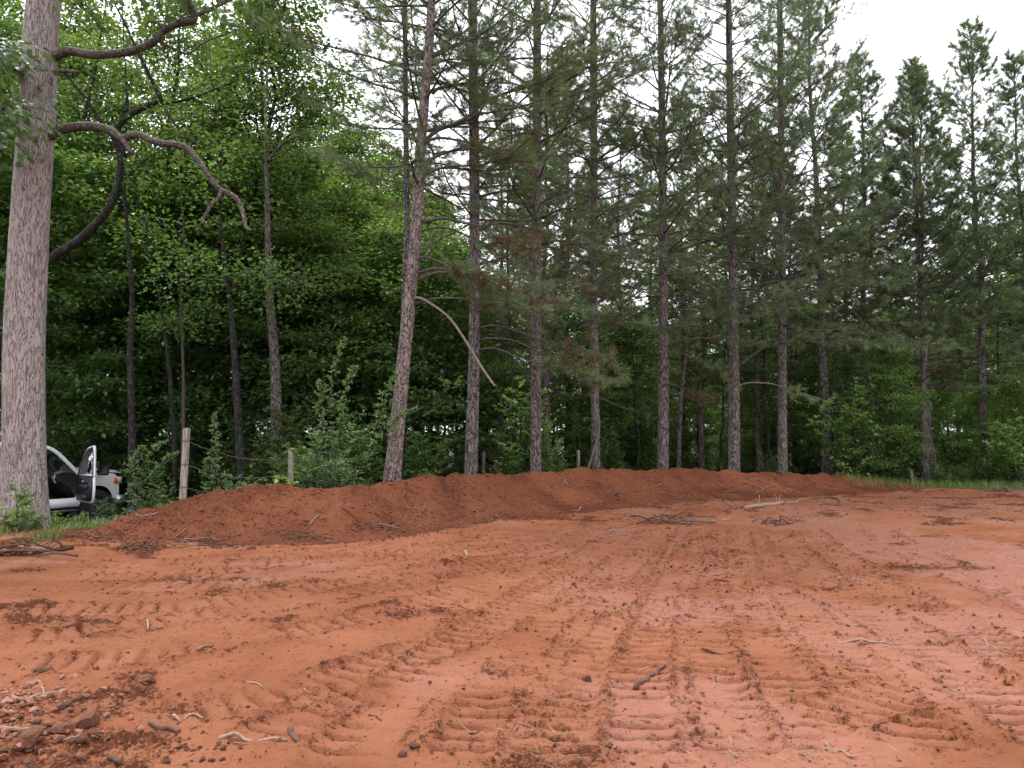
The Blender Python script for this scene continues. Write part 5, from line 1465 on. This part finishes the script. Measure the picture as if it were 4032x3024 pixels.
    # glass
    for nme, V in (('windscreen', [[.02, side + .1, 1.26], [.02, -side - .1, 1.26], [-.64, -side - .14, 1.80], [-.64, side + .14, 1.80]]),
                   ('side_window', [[0, -side - .05, 1.24], [-1.2, -side - .05, 1.24], [-1.2, -side - .05, 1.9], [-.7, -side - .05, 1.83]]),
                   ('side_window', [[-1.32, side + .05, 1.22], [-2.3, side + .05, 1.22], [-2.25, side + .05, 1.9], [-1.32, side + .05, 1.92]]),
                   ('rear_window', [[-2.64, side + .2, 1.26], [-2.64, -side - .2, 1.26], [-2.6, -side - .2, 1.85], [-2.6, side + .2, 1.85]])):
        b = MB(); V = np.array(V, float); nv = np.cross(V[1] - V[0], V[2] - V[0]); nv = nv / np.linalg.norm(nv) * .005
        b.add(np.concatenate([V, V + nv]), [[0, 1, 2, 3], [7, 6, 5, 4], [0, 1, 5, 4], [1, 2, 6, 5], [2, 3, 7, 6], [3, 0, 4, 7]]); b.build(nme, M['glass'], r)
    # interior
    d = MB()
    pr = [(.06, .70), (-.10, .80), (-.22, 1.00), (-.40, 1.10), (-.44, 1.20), (-.30, 1.27), (.02, 1.26)]
    strip(d, pr, side + .1, -side - .1)
    d.build('dashboard', M['trim'], r)
    for yv in (side + .14, -side - .26):
        b = MB(); V0 = smooth_path(np.array([[-.42, yv, 1.21], [-.45, yv + .01, 1.12], [-.40, yv + .01, 1.03], [-.38, yv + .1, 1.03], [-.43, yv + .11, 1.13], [-.41, yv + .1, 1.21], [-.42, yv, 1.21]]), 26)
        tube(b, V0, .012, 6, cap=False); b.build('air_vent', M['silver'], r)
    b = MB(); tube(b, smooth_path(np.array([[-.42, -.35, 1.12], [-.46, -.36, 1.04], [-.44, -.36, .97], [-.36, -.36, .92]]), 10), .022, 8); b.build('grab_handle', M['greytrim'], r)
    b = MB(); th = np.linspace(0, 2 * np.pi, 25); tube(b, np.array([[-.62 + .08 * math.sin(t), .42 + .19 * math.cos(t), 1.12 + .17 * math.sin(t)] for t in th]), .015, 6, cap=False); b.build('steering_wheel', M['black'], r)
    for sy in (-.68, .20):
        b = MB()
        for (x0, z0, x1, z1, h_) in ((-.62, .86, -1.12, .86, .13), (-1.06, .95, -1.25, 1.55, .12)):
            n_ = 7; P = np.array([[x0 + (x1 - x0) * t, sy + .24, z0 + (z1 - z0) * t] for t in np.linspace(0, 1, n_)])
            tube(b, P, np.array([.10, .13, .135, .135, .135, .13, .1]), 12, lump=0)
        V = b.v; b.v = [np.column_stack([v[:, 0], (v[:, 1] - sy - .24) * 1.75 + sy + .24, v[:, 2]]) for v in V]
        s_ = b.build('seat', M['black'], r)
        b2 = MB(); tube(b2, np.array([[-1.27, sy + .24, 1.62], [-1.29, sy + .24, 1.78]]), [.10, .09], 10); b2.build('headrest', M['black'], s_)
    b = MB(); box(b, (-.05, side + .14, .58), (-1.25, -.1, .615)); b.build('floor_mat', M['greytrim'], r)
    b = MB(); box(b, (-1.15, -side - .12, .62), (.04, -side - .065, 1.22)); b.build('door_lining', M['black'], r)
    b = MB(); box(b, (-2.6, side + .12, .6), (-1.4, -side - .12, .66)); box(b, (-2.6, side + .14, .66), (-2.05, -side - .14, 1.05)); b.build('rear_bench', M['black'], r)
    b = MB(); tube(b, np.array([[-.9, -.66, .99], [-.9, -.66, 1.1]]), [.045, .05], 12); b.build('drink_cup', M['paleblue'], r)
    # open door, swung about its hinge
    thd = math.radians(76)
    cx, sx = math.cos(thd), math.sin(thd)

    def sw(V):      # closed door coordinates -> open, pivot at x=.08,y=side
        x = V[:, 0] - .08; y = V[:, 1] - side
        return np.column_stack([.08 + x * cx - y * sx * -1 * -1, side + x * sx + y * cx, V[:, 2]])

    def door_part(nme, mb_, mt, parent):
        mb_.v = [sw(v) for v in mb_.v]
        return mb_.build(nme, mt, parent)
    dl = [(.07, .60), (.09, .9), (.08, 1.22), (-1.14, 1.24), (-1.17, .9), (-1.13, .62), (-1.0, .57), (0.0, .57)]
    b = MB(); poly(b, dl, side, .045); door = door_part('door', b, M['white'], r)
    fr_ = [(.06, 1.22), (-.12, 1.42), (-.42, 1.70), (-.68, 1.85), (-.98, 1.90), (-1.08, 1.88), (-1.12, 1.60), (-1.14, 1.22)]
    b = MB(); rail(b, fr_, side, .05, .05); door_part('window_frame', b, M['white'], door)
    b = MB(); rail(b, [(x * .97 - .015, z - .035) for x, z in fr_], side + .05, .05, .012); door_part('window_seal', b, M['black'], door)
    b = MB(); poly(b, [(x * .96 - .02, z - .03) for x, z in fr_], side + .018, .006); door_part('window_glass', b, M['glass'], door)
    b = MB(); poly(b, [(.03, .64), (.04, .95), (.03, 1.20), (-1.09, 1.22), (-1.12, .95), (-1.08, .66), (-.95, .61), (0, .61)], side + .046, .035); door_part('door_card', b, M['black'], door)
    b = MB(); box(b, (-.95, side + .08, .93), (-.32, side + .15, 1.0)); box(b, (-.9, side + .08, 1.02), (-.4, side + .095, 1.14)); door_part('armrest', b, M['trim'], door)
    b = MB(); box(b, (-.62, side + .095, 1.05), (-.5, side + .12, 1.09)); door_part('inner_handle', b, M['silver'], door)
    b = MB(); box(b, (-.85, side + .08, .66), (-.2, side + .13, .76)); door_part('door_pocket', b, M['trim'], door)
    b = MB(); tube(b, np.array([[-.12, side - .02, 1.27], [-.12, side - .36, 1.27]]), .03, 8)
    tube(b, np.array([[-.12, side - 0.34, 1.20], [-.12, side - 0.58, 1.20]]), .02, 6)
    V0 = smooth_path(np.array([[-.12, side - 0.36, 1.20], [-.12, side - 0.36, 1.50], [-.12, side - 0.44, 1.53], [-.12, side - 0.58, 1.51], [-.12, side - 0.60, 1.38], [-.12, side - 0.59, 1.19], [-.12, side - 0.46, 1.17], [-.12, side - 0.36, 1.20]]), 40)
    n = len(V0); Vb = V0 + np.array([.10, 0, 0]); cc = np.array([[-.12, side - .48, 1.35], [.0, side - .48, 1.35]])
    b.add(np.concatenate([V0, Vb, cc]), [[i, i + 1, n + i + 1, n + i] for i in range(n - 1)], [[2 * n, i, i + 1] for i in range(n - 1)] + [[2 * n + 1, n + i + 1, n + i] for i in range(n - 1)])
    door_part('wing_mirror', b, M['black'], door)
    b = MB(); box(b, (-2.46, side - .012, 1.10), (-2.3, side + .01, 1.14)); b.build('door_handle', M['black'], r)
    return r


TRUCK = truck()

# ------------------------------------------------------------------ fence: posts and barbed wire
def post(label, px, Y, top_y, w, lean=0.0, rot=0.0, wires=True, mat='postwood'):
    x = (px - W0 / 2) / F * Y; z0 = float(G(np.array([x]), np.array([Y]))[0]); zt = at(px, top_y, Y)[2]
    r = thing('fence_post', label, 'fence post', (x, Y, z0), group='posts of the wire fence')
    b = MB(); h = zt - z0
    zs = np.concatenate([[-.4], np.linspace(0, h, 14), [h + .012]])
    P = np.column_stack([lean * zs, np.zeros(len(zs)), zs])
    tube(b, P, np.concatenate([np.full(15, w / 2) * (1 + .04 * pn(zs[:15] * 3, zs[:15], 3)), [w / 2 * .82]]), 14, lump=.05, freq=3)
    b.build('post_shaft', M[mat], r)
    return r, np.array([x, Y, z0]), h


pA, oA, hA = post('pale barkless corner post standing on the berm wrapped in four wires', 725, 13.9, 1690, .125, .035)
pB, oB, hB = post('weathered fence post half swallowed by the pale green shrub', 1148, 16.2, 1768, .12, .01)
pC, oC, hC = post('thin grey fence post beside the straight brown pine', 1905, 23.5, 1780, .10, 0)
pD, oD, hD = post('short grey fence post near the pine with the vine', 2276, 25.5, 1775, .12, 0)
pE, oE, hE = post('leaning stub of a fence post by the slim pines', 3585, 25.5, 1850, .11, -.12)
for f in (.87, .63, .40, .16):      # wire wrapped round the corner post
    b = MB(); th = np.linspace(0, 4 * np.pi, 40); zz = hA * f
    tube(b, np.column_stack([.035 * zz + .069 * np.cos(th), .069 * np.sin(th), zz + .012 * th / 6]), .004, 4, cap=False); b.build('wire_wrap', M['wire'], pA)
wn_names = ['top', 'second', 'third', 'lowest']
for i, f in enumerate((.87, .63, .40, .16)):
    b = MB(); rngw = np.random.default_rng(70 + i)
    prev = oA + np.array([.035 * hA * f + .06, 0, hA * f])
    pts = [prev]
    for o, h in ((oB, hB), (oC, hC), (oD, hD)):
        nx = o + np.array([0, -.055, h * f]); sag = .16 if o is oB else .06
        for t in np.linspace(0, 1, 24)[1:]:
            q = prev * (1 - t) + nx * t; q[2] -= sag * 4 * t * (1 - t); pts.append(q)
        prev = nx
    pts = np.array(pts); tube(b, pts, .006, 4, cap=False)
    for q in pts[::2]:
        for s in range(2):
            d = norm(rngw.normal(size=3)) * .03; sticks(b, [q - d], [q + d], .0025, .001)
    tag(b.build('barbed_wire', M['wire']), f'{wn_names[i]} strand of rusty barbed wire running from the corner post', 'wire', 'strands of the wire fence')

# blue painted stake by the shrub
b = MB(); x = (532 - W0 / 2) / F * 17.3; z0 = float(G(np.array([x]), np.array([17.3]))[0])
st = thing('marker_stake', 'grey stake with a blue painted top under the shrub by the truck', 'stake', (x, 17.3, z0))
tube(b, np.array([[0, 0, -.2], [.01, 0, .45]]), .06, 10, lump=.05); b.build('stake_shaft', M['darkbark'], st)
b = MB(); tube(b, np.array([[.01, 0, .45], [.012, 0, .53]]), .062, 10); b.build('painted_top', M['blue'], st)

# vine on the fourth pine
b = MB(); P = smooth_path(atp([(2305, 1878), (2330, 1800), (2352, 1730), (2360, 1660), (2342, 1600), (2345, 1520), (2358, 1420), (2350, 1330)], 21.0, 20.98), 40)
tube(b, P, np.linspace(.03, .018, 40), 7, lump=.15); tag(b.build('climbing_vine', M['palelimb']), 'pale woody vine curling up a pine trunk', 'vine')

# sawn lumber lying in the clearing beyond the wood
def lumber(label, px0, px1, Y, ztop_y, rows, n, rz):
    a0, a1 = at(px0, ztop_y, Y), at(px1, ztop_y, Y); L = a1[0] - a0[0]; zt = a0[2]
    zg = float(T(a0[0], Y)); r = thing('lumber_stack', label, 'lumber', ((a0[0] + a1[0]) / 2, Y, zg), rz)
    rng = np.random.default_rng(int(px0)); th = (zt - zg) / rows
    bm = MB(); box(bm, (-L / 2, -.06, -.018), (L / 2, .06, .018)); me = bm.mesh('board', M['lumber'], False)
    for k in range(rows):
        for j in range(n):
            o = link('board', me, r, (rng.normal() * .06, -.5 + 1.0 * j / max(1, n - 1), th * (k + .5)), rng.normal() * .01, (1, 1.1, max(.6, th / .05)))
    return r


lumber('stack of yellow sawn lumber glimpsed between the pines', 2640, 2760, 44, 1840, 7, 5, .1)
lumber('long flat pile of pale boards glimpsed beyond two pines', 2925, 3115, 46, 1862, 4, 5, -.05)
b = MB(); P = at(2725, 1868, 42); zg = float(T(P[0], 42))
clods(b, np.array([[0, 0, .45]]), np.array([.85]), np.random.default_rng(3), 2, (.75, .8), rough=.05)
o = b.build('tarp_heap', M['tarp']); o.location = (P[0], 42, zg); tag(o, 'dark rounded tarp covered heap in front of the yellow lumber', 'heap')

# ------------------------------------------------------------------ stones, sticks, roots and crumbs on the ground
from mathutils.bvhtree import BVHTree
def surf_tree(o):
    me = o.data; V = np.empty(len(me.vertices) * 3, np.float32); me.vertices.foreach_get('co', V)
    return V.reshape(-1, 3)


_yl = ya; _fz = GZ


def FZ(x, y):
    """height of the built field surface (bilinear in the strip grid) or berm, whichever is on top"""
    x = np.atleast_1d(np.asarray(x, float)); y = np.atleast_1d(np.asarray(y, float))
    i = np.clip(np.searchsorted(ya, y) - 1, 0, len(ya) - 2); fy = (y - ya[i]) / (ya[i + 1] - ya[i])
    h = .74 * np.clip(y, 0, None) + 4.2
    u = np.clip((x / h + 1) / 2 * (ncol - 1), 0, ncol - 1.001); j = u.astype(int); fx = u - j
    z = (GZ[i, j] * (1 - fx) + GZ[i, j + 1] * fx) * (1 - fy) + (GZ[i + 1, j] * (1 - fx) + GZ[i + 1, j + 1] * fx) * fy
    bb = bermh(x, y)
    return np.where(bb > .04, np.maximum(z, T(x, y) + bb + .02), z)


def stone_mesh(seed, sub=2, rough=.10, flat=.7):
    rng = np.random.default_rng(seed); V0, T0 = ICO[sub]
    V = V0.copy()
    for q in range(7):        # chip flat facets
        nrm = norm(rng.normal(size=3)); dcut = rng.uniform(.55, .85); dd = V @ nrm
        V = V - np.where(dd > dcut, dd - dcut, 0)[:, None] * nrm
    V = V * (1 + rough * .4 * rng.normal(size=(len(V), 1))) * np.array([1.2, .9, flat])
    b = MB(); b.add(V, None, T0, np.clip(.5 + .2 * rng.normal(size=len(V)), 0, 1)); return b.mesh('stone', M['stone'], False)


SM = [stone_mesh(800 + i, flat=(.6, .75, .9)[i % 3]) for i in range(8)]


def stone(px, py, size_px, k, label, group=None, name='stone', squash=1.0, cat='stone'):
    p = hit(px, py); d = p[1]; s = size_px * d / F / 2.2
    z = float(FZ(p[0], p[1])[0]) + s * .32
    o = link(name, SM[k % 8], None, (p[0], p[1], z), random.uniform(0, 6.28), (s, s, s * squash))
    o.rotation_euler = (random.uniform(-.3, .3), random.uniform(-.3, .3), random.uniform(0, 6.28))
    return tag(o, label, cat, group)


stone(575, 2712, 78, 4, 'ragged clod of tan clay sitting alone on the smooth clay', name='clay_clod', squash=1.3, cat='clod')
stone(245, 2895, 100, 0, 'large brown stone half under a strip of purple bark')
stone(345, 2862, 92, 1, 'large smooth sided brown stone leaning on another at the rubble edge')
stone(115, 2962, 125, 3, 'biggest flat topped brown stone in the rubble heap')
stone(365, 2915, 55, 2, 'dark cracked clod beside the two leaning stones', name='clay_clod', cat='clod')
stone(320, 2935, 45, 5, 'small rounded clod below the dark cracked clod', name='clay_clod', cat='clod')
stone(1582, 2998, 40, 6, 'round orange stone beside a paler flat stone')
stone(1632, 2975, 42, 7, 'pale pinkish flat stone beside a round orange stone', squash=.7)
stone(2308, 2675, 44, 2, 'tan stone pressed in the mud between two tracks')
stone(180, 2640, 62, 5, 'pale clay lump at the upper edge of the rubble heap', name='clay_clod', squash=.7, cat='clod')
stone(990, 2175, 34, 1, 'rounded rusty stone at the foot of the berm')
stone(925, 2170, 40, 3, 'flat dark stone at the foot of the berm', squash=.5)
stone(1290, 2140, 34, 4, 'pinkish stone lump lying at the toe of the berm')
rs = random.Random(31)
for q in range(50):
    px = abs(rs.gauss(0, 120)) + 5; py = 2790 + rs.random() * 265 - px * .12
    if py > 3070 or px > 420: continue
    stone(px, py, rs.uniform(14, 46), q, 'rust brown stone in the rubble heap at the edge of the field', 'stones of the rubble heap', squash=rs.uniform(.6, 1))
for q in range(26):
    px = rs.uniform(650, 900); py = rs.uniform(2930, 3010)
    stone(px, py, rs.uniform(14, 30), q, 'small brown pebble in the loose patch by the long peeled stick', 'pebbles by the peeled stick')
for q in range(44):
    px = rs.uniform(100, 3950); py = 2150 + rs.random() ** 1.3 * 850
    stone(px, py, rs.uniform(7, 18), q, 'small loose clay lump lying on the tracked clay', 'loose clay lumps', 'clay_lump', rs.uniform(.5, .9), 'clod')
for q in range(46):
    px = rs.uniform(500, 3300); py = np.interp(px, [500, 1100, 1500, 2000, 2700, 3300], [2060, 2040, 2010, 1960, 1930, 1915]) + rs.uniform(-20, 110)
    stone(px, py, rs.uniform(8, 20), q, 'small pale stone in the soil of the berm', 'stones in the berm', squash=rs.uniform(.5, .9))


def stick(label, path, r, tint, cat='stick', group=None, name='stick', lift=.6, twigs=(), r1=None, n=14):
    P = np.array([hit(*p) for p in path]); P = smooth_path(P, n)
    P[:, 2] = FZ(P[:, 0], P[:, 1]) + r * lift
    org = P[0].copy(); b = MB()
    tube(b, P - org, np.linspace(r, r1 or r * .55, n) * (1 + .06 * np.sin(np.arange(n) * 2.1)), 7, tint, lump=.10, freq=14)
    o = b.build(name, M['root']); o.location = tuple(org); tag(o, label, cat, group)
    for s, dv in twigs:
        t = MB(); q = interp(P, s) - org; dv = np.array(dv)
        tube(t, smooth_path(np.array([q, q + dv * .5 + np.array([.01, 0, .01]), q + dv]), 6), np.linspace(r * .4, r * .2, 6), 5, tint); t.build('twig', M['root'], o)
    return o


stick('peeled pale log with upright twigs lying near the berm', [(2935, 2012), (2990, 1998), (3030, 1993), (3080, 1986)], .045, .85, 'log', name='peeled_log', r1=.04, twigs=((.3, (.03, 0, .22)), (.85, (-.02, 0, .2)), (.9, (.04, .02, .17))))
stick('curved dark branch with a pale end below the berm', [(3205, 1968), (3225, 1960), (3265, 1960), (3295, 1963), (3306, 1972)], .03, .35, 'branch', name='branch')
stick('thin pale branch beside the peeled log', [(3095, 1980), (3130, 1978), (3160, 1968), (3195, 1958)], .02, .85, 'branch', name='branch')
stick('thin straight pale stick lying left of the brush pile', [(2395, 2093), (2440, 2092), (2500, 2088)], .018, .8)
stick('short pale stick in front of the brush pile', [(2842, 2048), (2860, 2046), (2875, 2042)], .016, .95)
stick('long curved brown twig on smooth clay', [(2720, 2256), (2790, 2264), (2840, 2258), (2885, 2237)], .012, .8)
stick('dark forked twig on smooth clay below a brown twig', [(2785, 2300), (2800, 2288), (2840, 2288), (2870, 2294)], .013, .1, twigs=((.6, (.12, -.02, .03)),))
stick('straight pale stick across a track', [(3300, 2524), (3380, 2532), (3460, 2536), (3545, 2541)], .012, .85)
stick('long thin twig lying over track marks', [(3640, 2500), (3720, 2508), (3810, 2503), (3890, 2498)], .010, .6)
stick('angled thin stick pointing away from the long thin twig', [(3870, 2518), (3910, 2548), (3980, 2572)], .011, .75)
stick('thin dark branch pressed in mud between tracks', [(2760, 2562), (2830, 2572), (2900, 2580), (2955, 2584)], .010, .15, twigs=((.5, (.15, .05, .01)),))
stick('thick reddish stick lying slantwise across tracks', [(2500, 2702), (2540, 2680), (2580, 2650), (2618, 2628)], .018, .3)
stick('pale thin stick near the edge of the mud', [(3250, 2935), (3290, 2965), (3340, 2995), (3375, 3020)], .009, .8)
stick('bent straw coloured twig standing out of wet clay', [(2870, 2905), (2880, 2940), (2872, 2970), (2905, 3015)], .010, .75)
stick('rough bark covered branch stub lying on smooth clay', [(595, 2850), (630, 2872), (665, 2880), (705, 2884)], .022, .45, 'branch', name='branch', r1=.013)
stick('short white peeled stick above the bark covered branch', [(683, 2828), (720, 2830), (760, 2828), (800, 2835)], .010, .85)
stick('long white peeled stick half sunk in clay', [(860, 2918), (930, 2915), (1020, 2918), (1130, 2920)], .011, .9)
stick('reddish stick crossing the end of the long white stick', [(1142, 2882), (1152, 2905), (1165, 2925), (1180, 2940)], .018, .3)
stick('grey curved root arching over the rubble heap', [(45, 2792), (100, 2788), (150, 2765), (170, 2755), (230, 2745), (255, 2740)], .014, .75, 'root', name='root')
stick('thin pale root looping above the rubble heap', [(100, 2705), (150, 2698), (165, 2725), (172, 2755)], .009, .85, 'root', name='root')
stick('straight tan stick on the rubble heap', [(0, 2905), (60, 2908), (120, 2912), (180, 2918)], .016, .7)
stick('purple bark strip wedged over a large brown stone', [(240, 2850), (270, 2835), (300, 2822), (325, 2815)], .018, .12, 'bark strip', name='bark_strip', lift=3.0)
stick('thin pale root beside the small rounded clod', [(245, 2940), (280, 2925), (315, 2915)], .008, .85, 'root', name='root')
stick('curled dark leaf litter stalk at the bottom of the field', [(430, 2985), (450, 2998), (470, 3010), (480, 3012)], .016, .15)
stick('upright pale splinter in the cloddy clay', [(578, 2440), (583, 2460), (580, 2478)], .010, .95)
stick('short bent twig on tan clay', [(775, 2570), (805, 2562), (840, 2553)], .014, .6)
stick('pale splinter of wood lying on the flat clay near the berm', [(1832, 2175), (1838, 2183), (1842, 2192)], .02, .95)
for q in range(60):
    px = rs.uniform(300, 3950); py = 2130 + rs.random() ** 1.2 * 880; dx = rs.uniform(-60, 60); dy = rs.uniform(-26, 26)
    stick('thin loose twig scattered on the tracked clay', [(px, py), (px + dx * .5 + rs.uniform(-6, 6), py + dy * .5 + rs.uniform(-4, 4)), (px + dx, min(3022, py + dy))], rs.uniform(.003, .007), rs.random(), 'twig', 'twigs scattered over the clay', 'twig', n=7)
for q in range(64):
    px = rs.uniform(380, 3200); ty_ = np.interp(px, [380, 700, 1100, 1500, 1900, 2600, 3300], [2110, 1990, 1940, 1935, 1885, 1875, 1890]); py = ty_ + 8 + rs.random() * np.interp(px, [380, 900, 2000, 3300], [60, 190, 150, 60])
    dx = rs.uniform(-90, 90); dy = rs.uniform(-35, 45)
    py2 = max(ty_ + 6, py + dy)
    stick('thin root poking from the soil of the berm', [(px, py), (px + dx * .5 + rs.uniform(-14, 14), (py + py2) / 2 + rs.uniform(-8, 8)), (px + dx, py2)], rs.uniform(.005, .012), .3 + .6 * rs.random(), 'root', 'roots in the berm', 'root', lift=rs.choice([.6, .6, 4]), n=9)

# brush pile: one tangle, its twigs as parts
def tangle(name, label, cat, px, py, n, spanx, h, seed, tl=.55, r=.012):
    rng = np.random.default_rng(seed); c = hit(px, py); root = thing(name, label, cat, c)
    for q in range(n):
        a = rng.uniform(0, 6.28); L = rng.uniform(.3, 1) * spanx
        p0 = np.array([rng.normal() * spanx * .25, rng.normal() * .12, abs(rng.normal()) * h * .4 + .02])
        d = np.array([math.cos(a), math.sin(a) * .4, rng.uniform(-.05, .25)]) * L * .5
        P = smooth_path(np.array([p0 - d, p0 + rng.normal(size=3) * .05, p0 + d + rng.normal(size=3) * .06]), 9)
        P[:, 2] = np.maximum(P[:, 2], FZ(P[:, 0] + c[0], P[:, 1] + c[1]) - c[2] + .01)
        b = MB(); tube(b, P, np.linspace(r * rng.uniform(.6, 1.4), .004, 9), 5, np.clip(tl + rng.normal() * .25, 0, 1), lump=.1); b.build('twig', M['root'], root)
    return root


tangle('brush_pile', 'tangle of dead branches lying on the clay below the berm', 'brush pile', 2650, 2065, 34, 1.2, .22, 41)
tangle('brush_pile', 'small dark clump of twigs and mud in front of the peeled log', 'brush pile', 3060, 2065, 16, .5, .08, 42, .15)
tangle('bark_heap', 'heap of broken reddish bark and roots at the end of the berm', 'debris heap', 90, 2190, 26, .9, .16, 43, .3, .025)
tangle('root_heap', 'dark roots on top of a small dirt mound by the grass', 'debris heap', 3935, 1938, 18, .8, .1, 44, .3, .014)
for k, (px, py, n) in enumerate([(560, 2165, 16), (820, 2150, 14), (1200, 2130, 12), (1500, 2085, 10), (2450, 1960, 10), (2550, 2000, 8)]):
    tangle('root_tangle', 'tangle of fine dark roots in the foot of the berm', 'roots', px, py, n, .7, .08, 50 + k, .25, .008)['group'] = 'root tangles along the berm foot'

# loose crumbs and clods too many to count
rng = np.random.default_rng(61)
n = 46000
y = np.exp(rng.uniform(math.log(2.6), math.log(21), n)); x = rng.uniform(-1, 1, n) * (.70 * y + .6)
i = np.clip(np.searchsorted(ya, y) - 1, 0, len(ya) - 1); h = .74 * y + 4.2; j = np.clip(((x / h + 1) / 2 * (ncol - 1)).astype(int), 0, ncol - 1)
keep = (rng.random(n) < .02 + 1.1 * LOO[i, j] ** 1.3) & (ins_f[i, j] > .6); x, y = x[keep], y[keep]
s = (.0035 + .013 * rng.random(len(x)) ** 4) * (1 + .06 * y)
b = MB(); clods(b, np.column_stack([x, y, FZ(x, y) + s * .15]), s, rng, -1, tint=rng.random(len(x)) ** 1.5 * .9)
tag(b.build('soil_crumbs', M['crumbs'], None, False), 'loose crumbs of dark red soil strewn over the clay', 'soil', kind='stuff')
n = 11000
k = rng.integers(0, 620, n); t = rng.uniform(-1.15, .25, n)
x = sp2[k, 0] - tg2[k, 1] * t * sp2[k, 3]; y = sp2[k, 1] + tg2[k, 0] * t * sp2[k, 3]
s = (.006 + .03 * rng.random(n) ** 7)
b = MB(); clods(b, np.column_stack([x, y, G(x, y) + .02 + s * .2]), s, rng, -1, tint=.25 + rng.random(n) * .5)
tag(b.build('berm_crumbs', M['crumbs'], None, False), 'loose clods of soil covering the berm', 'soil', kind='stuff')
# rubble fines
n = 900
x = -3.15 + rng.normal(size=n) * .4; y = 4.4 + rng.normal(size=n) * .4
s = .008 + .02 * rng.random(n) ** 2; b = MB(); clods(b, np.column_stack([x, y, FZ(x, y) + s * .3]), s, rng, 0, tint=.4 + .6 * rng.random(n))
tag(b.build('rubble', M['stone'], None, False), 'fine gravel and lumps between the stones of the rubble heap', 'rubble', kind='stuff')
# straw and grass scraps
n = 4200
y = np.exp(rng.uniform(math.log(2.6), math.log(20), n)); x = rng.uniform(-.75, 1, n) * (.70 * y + .4)
keep = (fbm(x * .9, y * .9, 3, 95) + .25 * np.sign(x - .2) > .1); x, y = x[keep], y[keep]; n = len(x)
a = rng.uniform(0, 6.28, n); L = rng.uniform(.02, .10, n); z = FZ(x, y) + .004
P = np.column_stack([x, y, z]); e = P + np.column_stack([np.cos(a) * L, np.sin(a) * L, rng.uniform(-.004, .035, n)])
b = MB(); sticks(b, P, e, .0016, .0008, rng.random(n)); tag(b.build('straw', M['straw'], None, False), 'scraps of dry straw pressed in the clay', 'straw', kind='stuff')
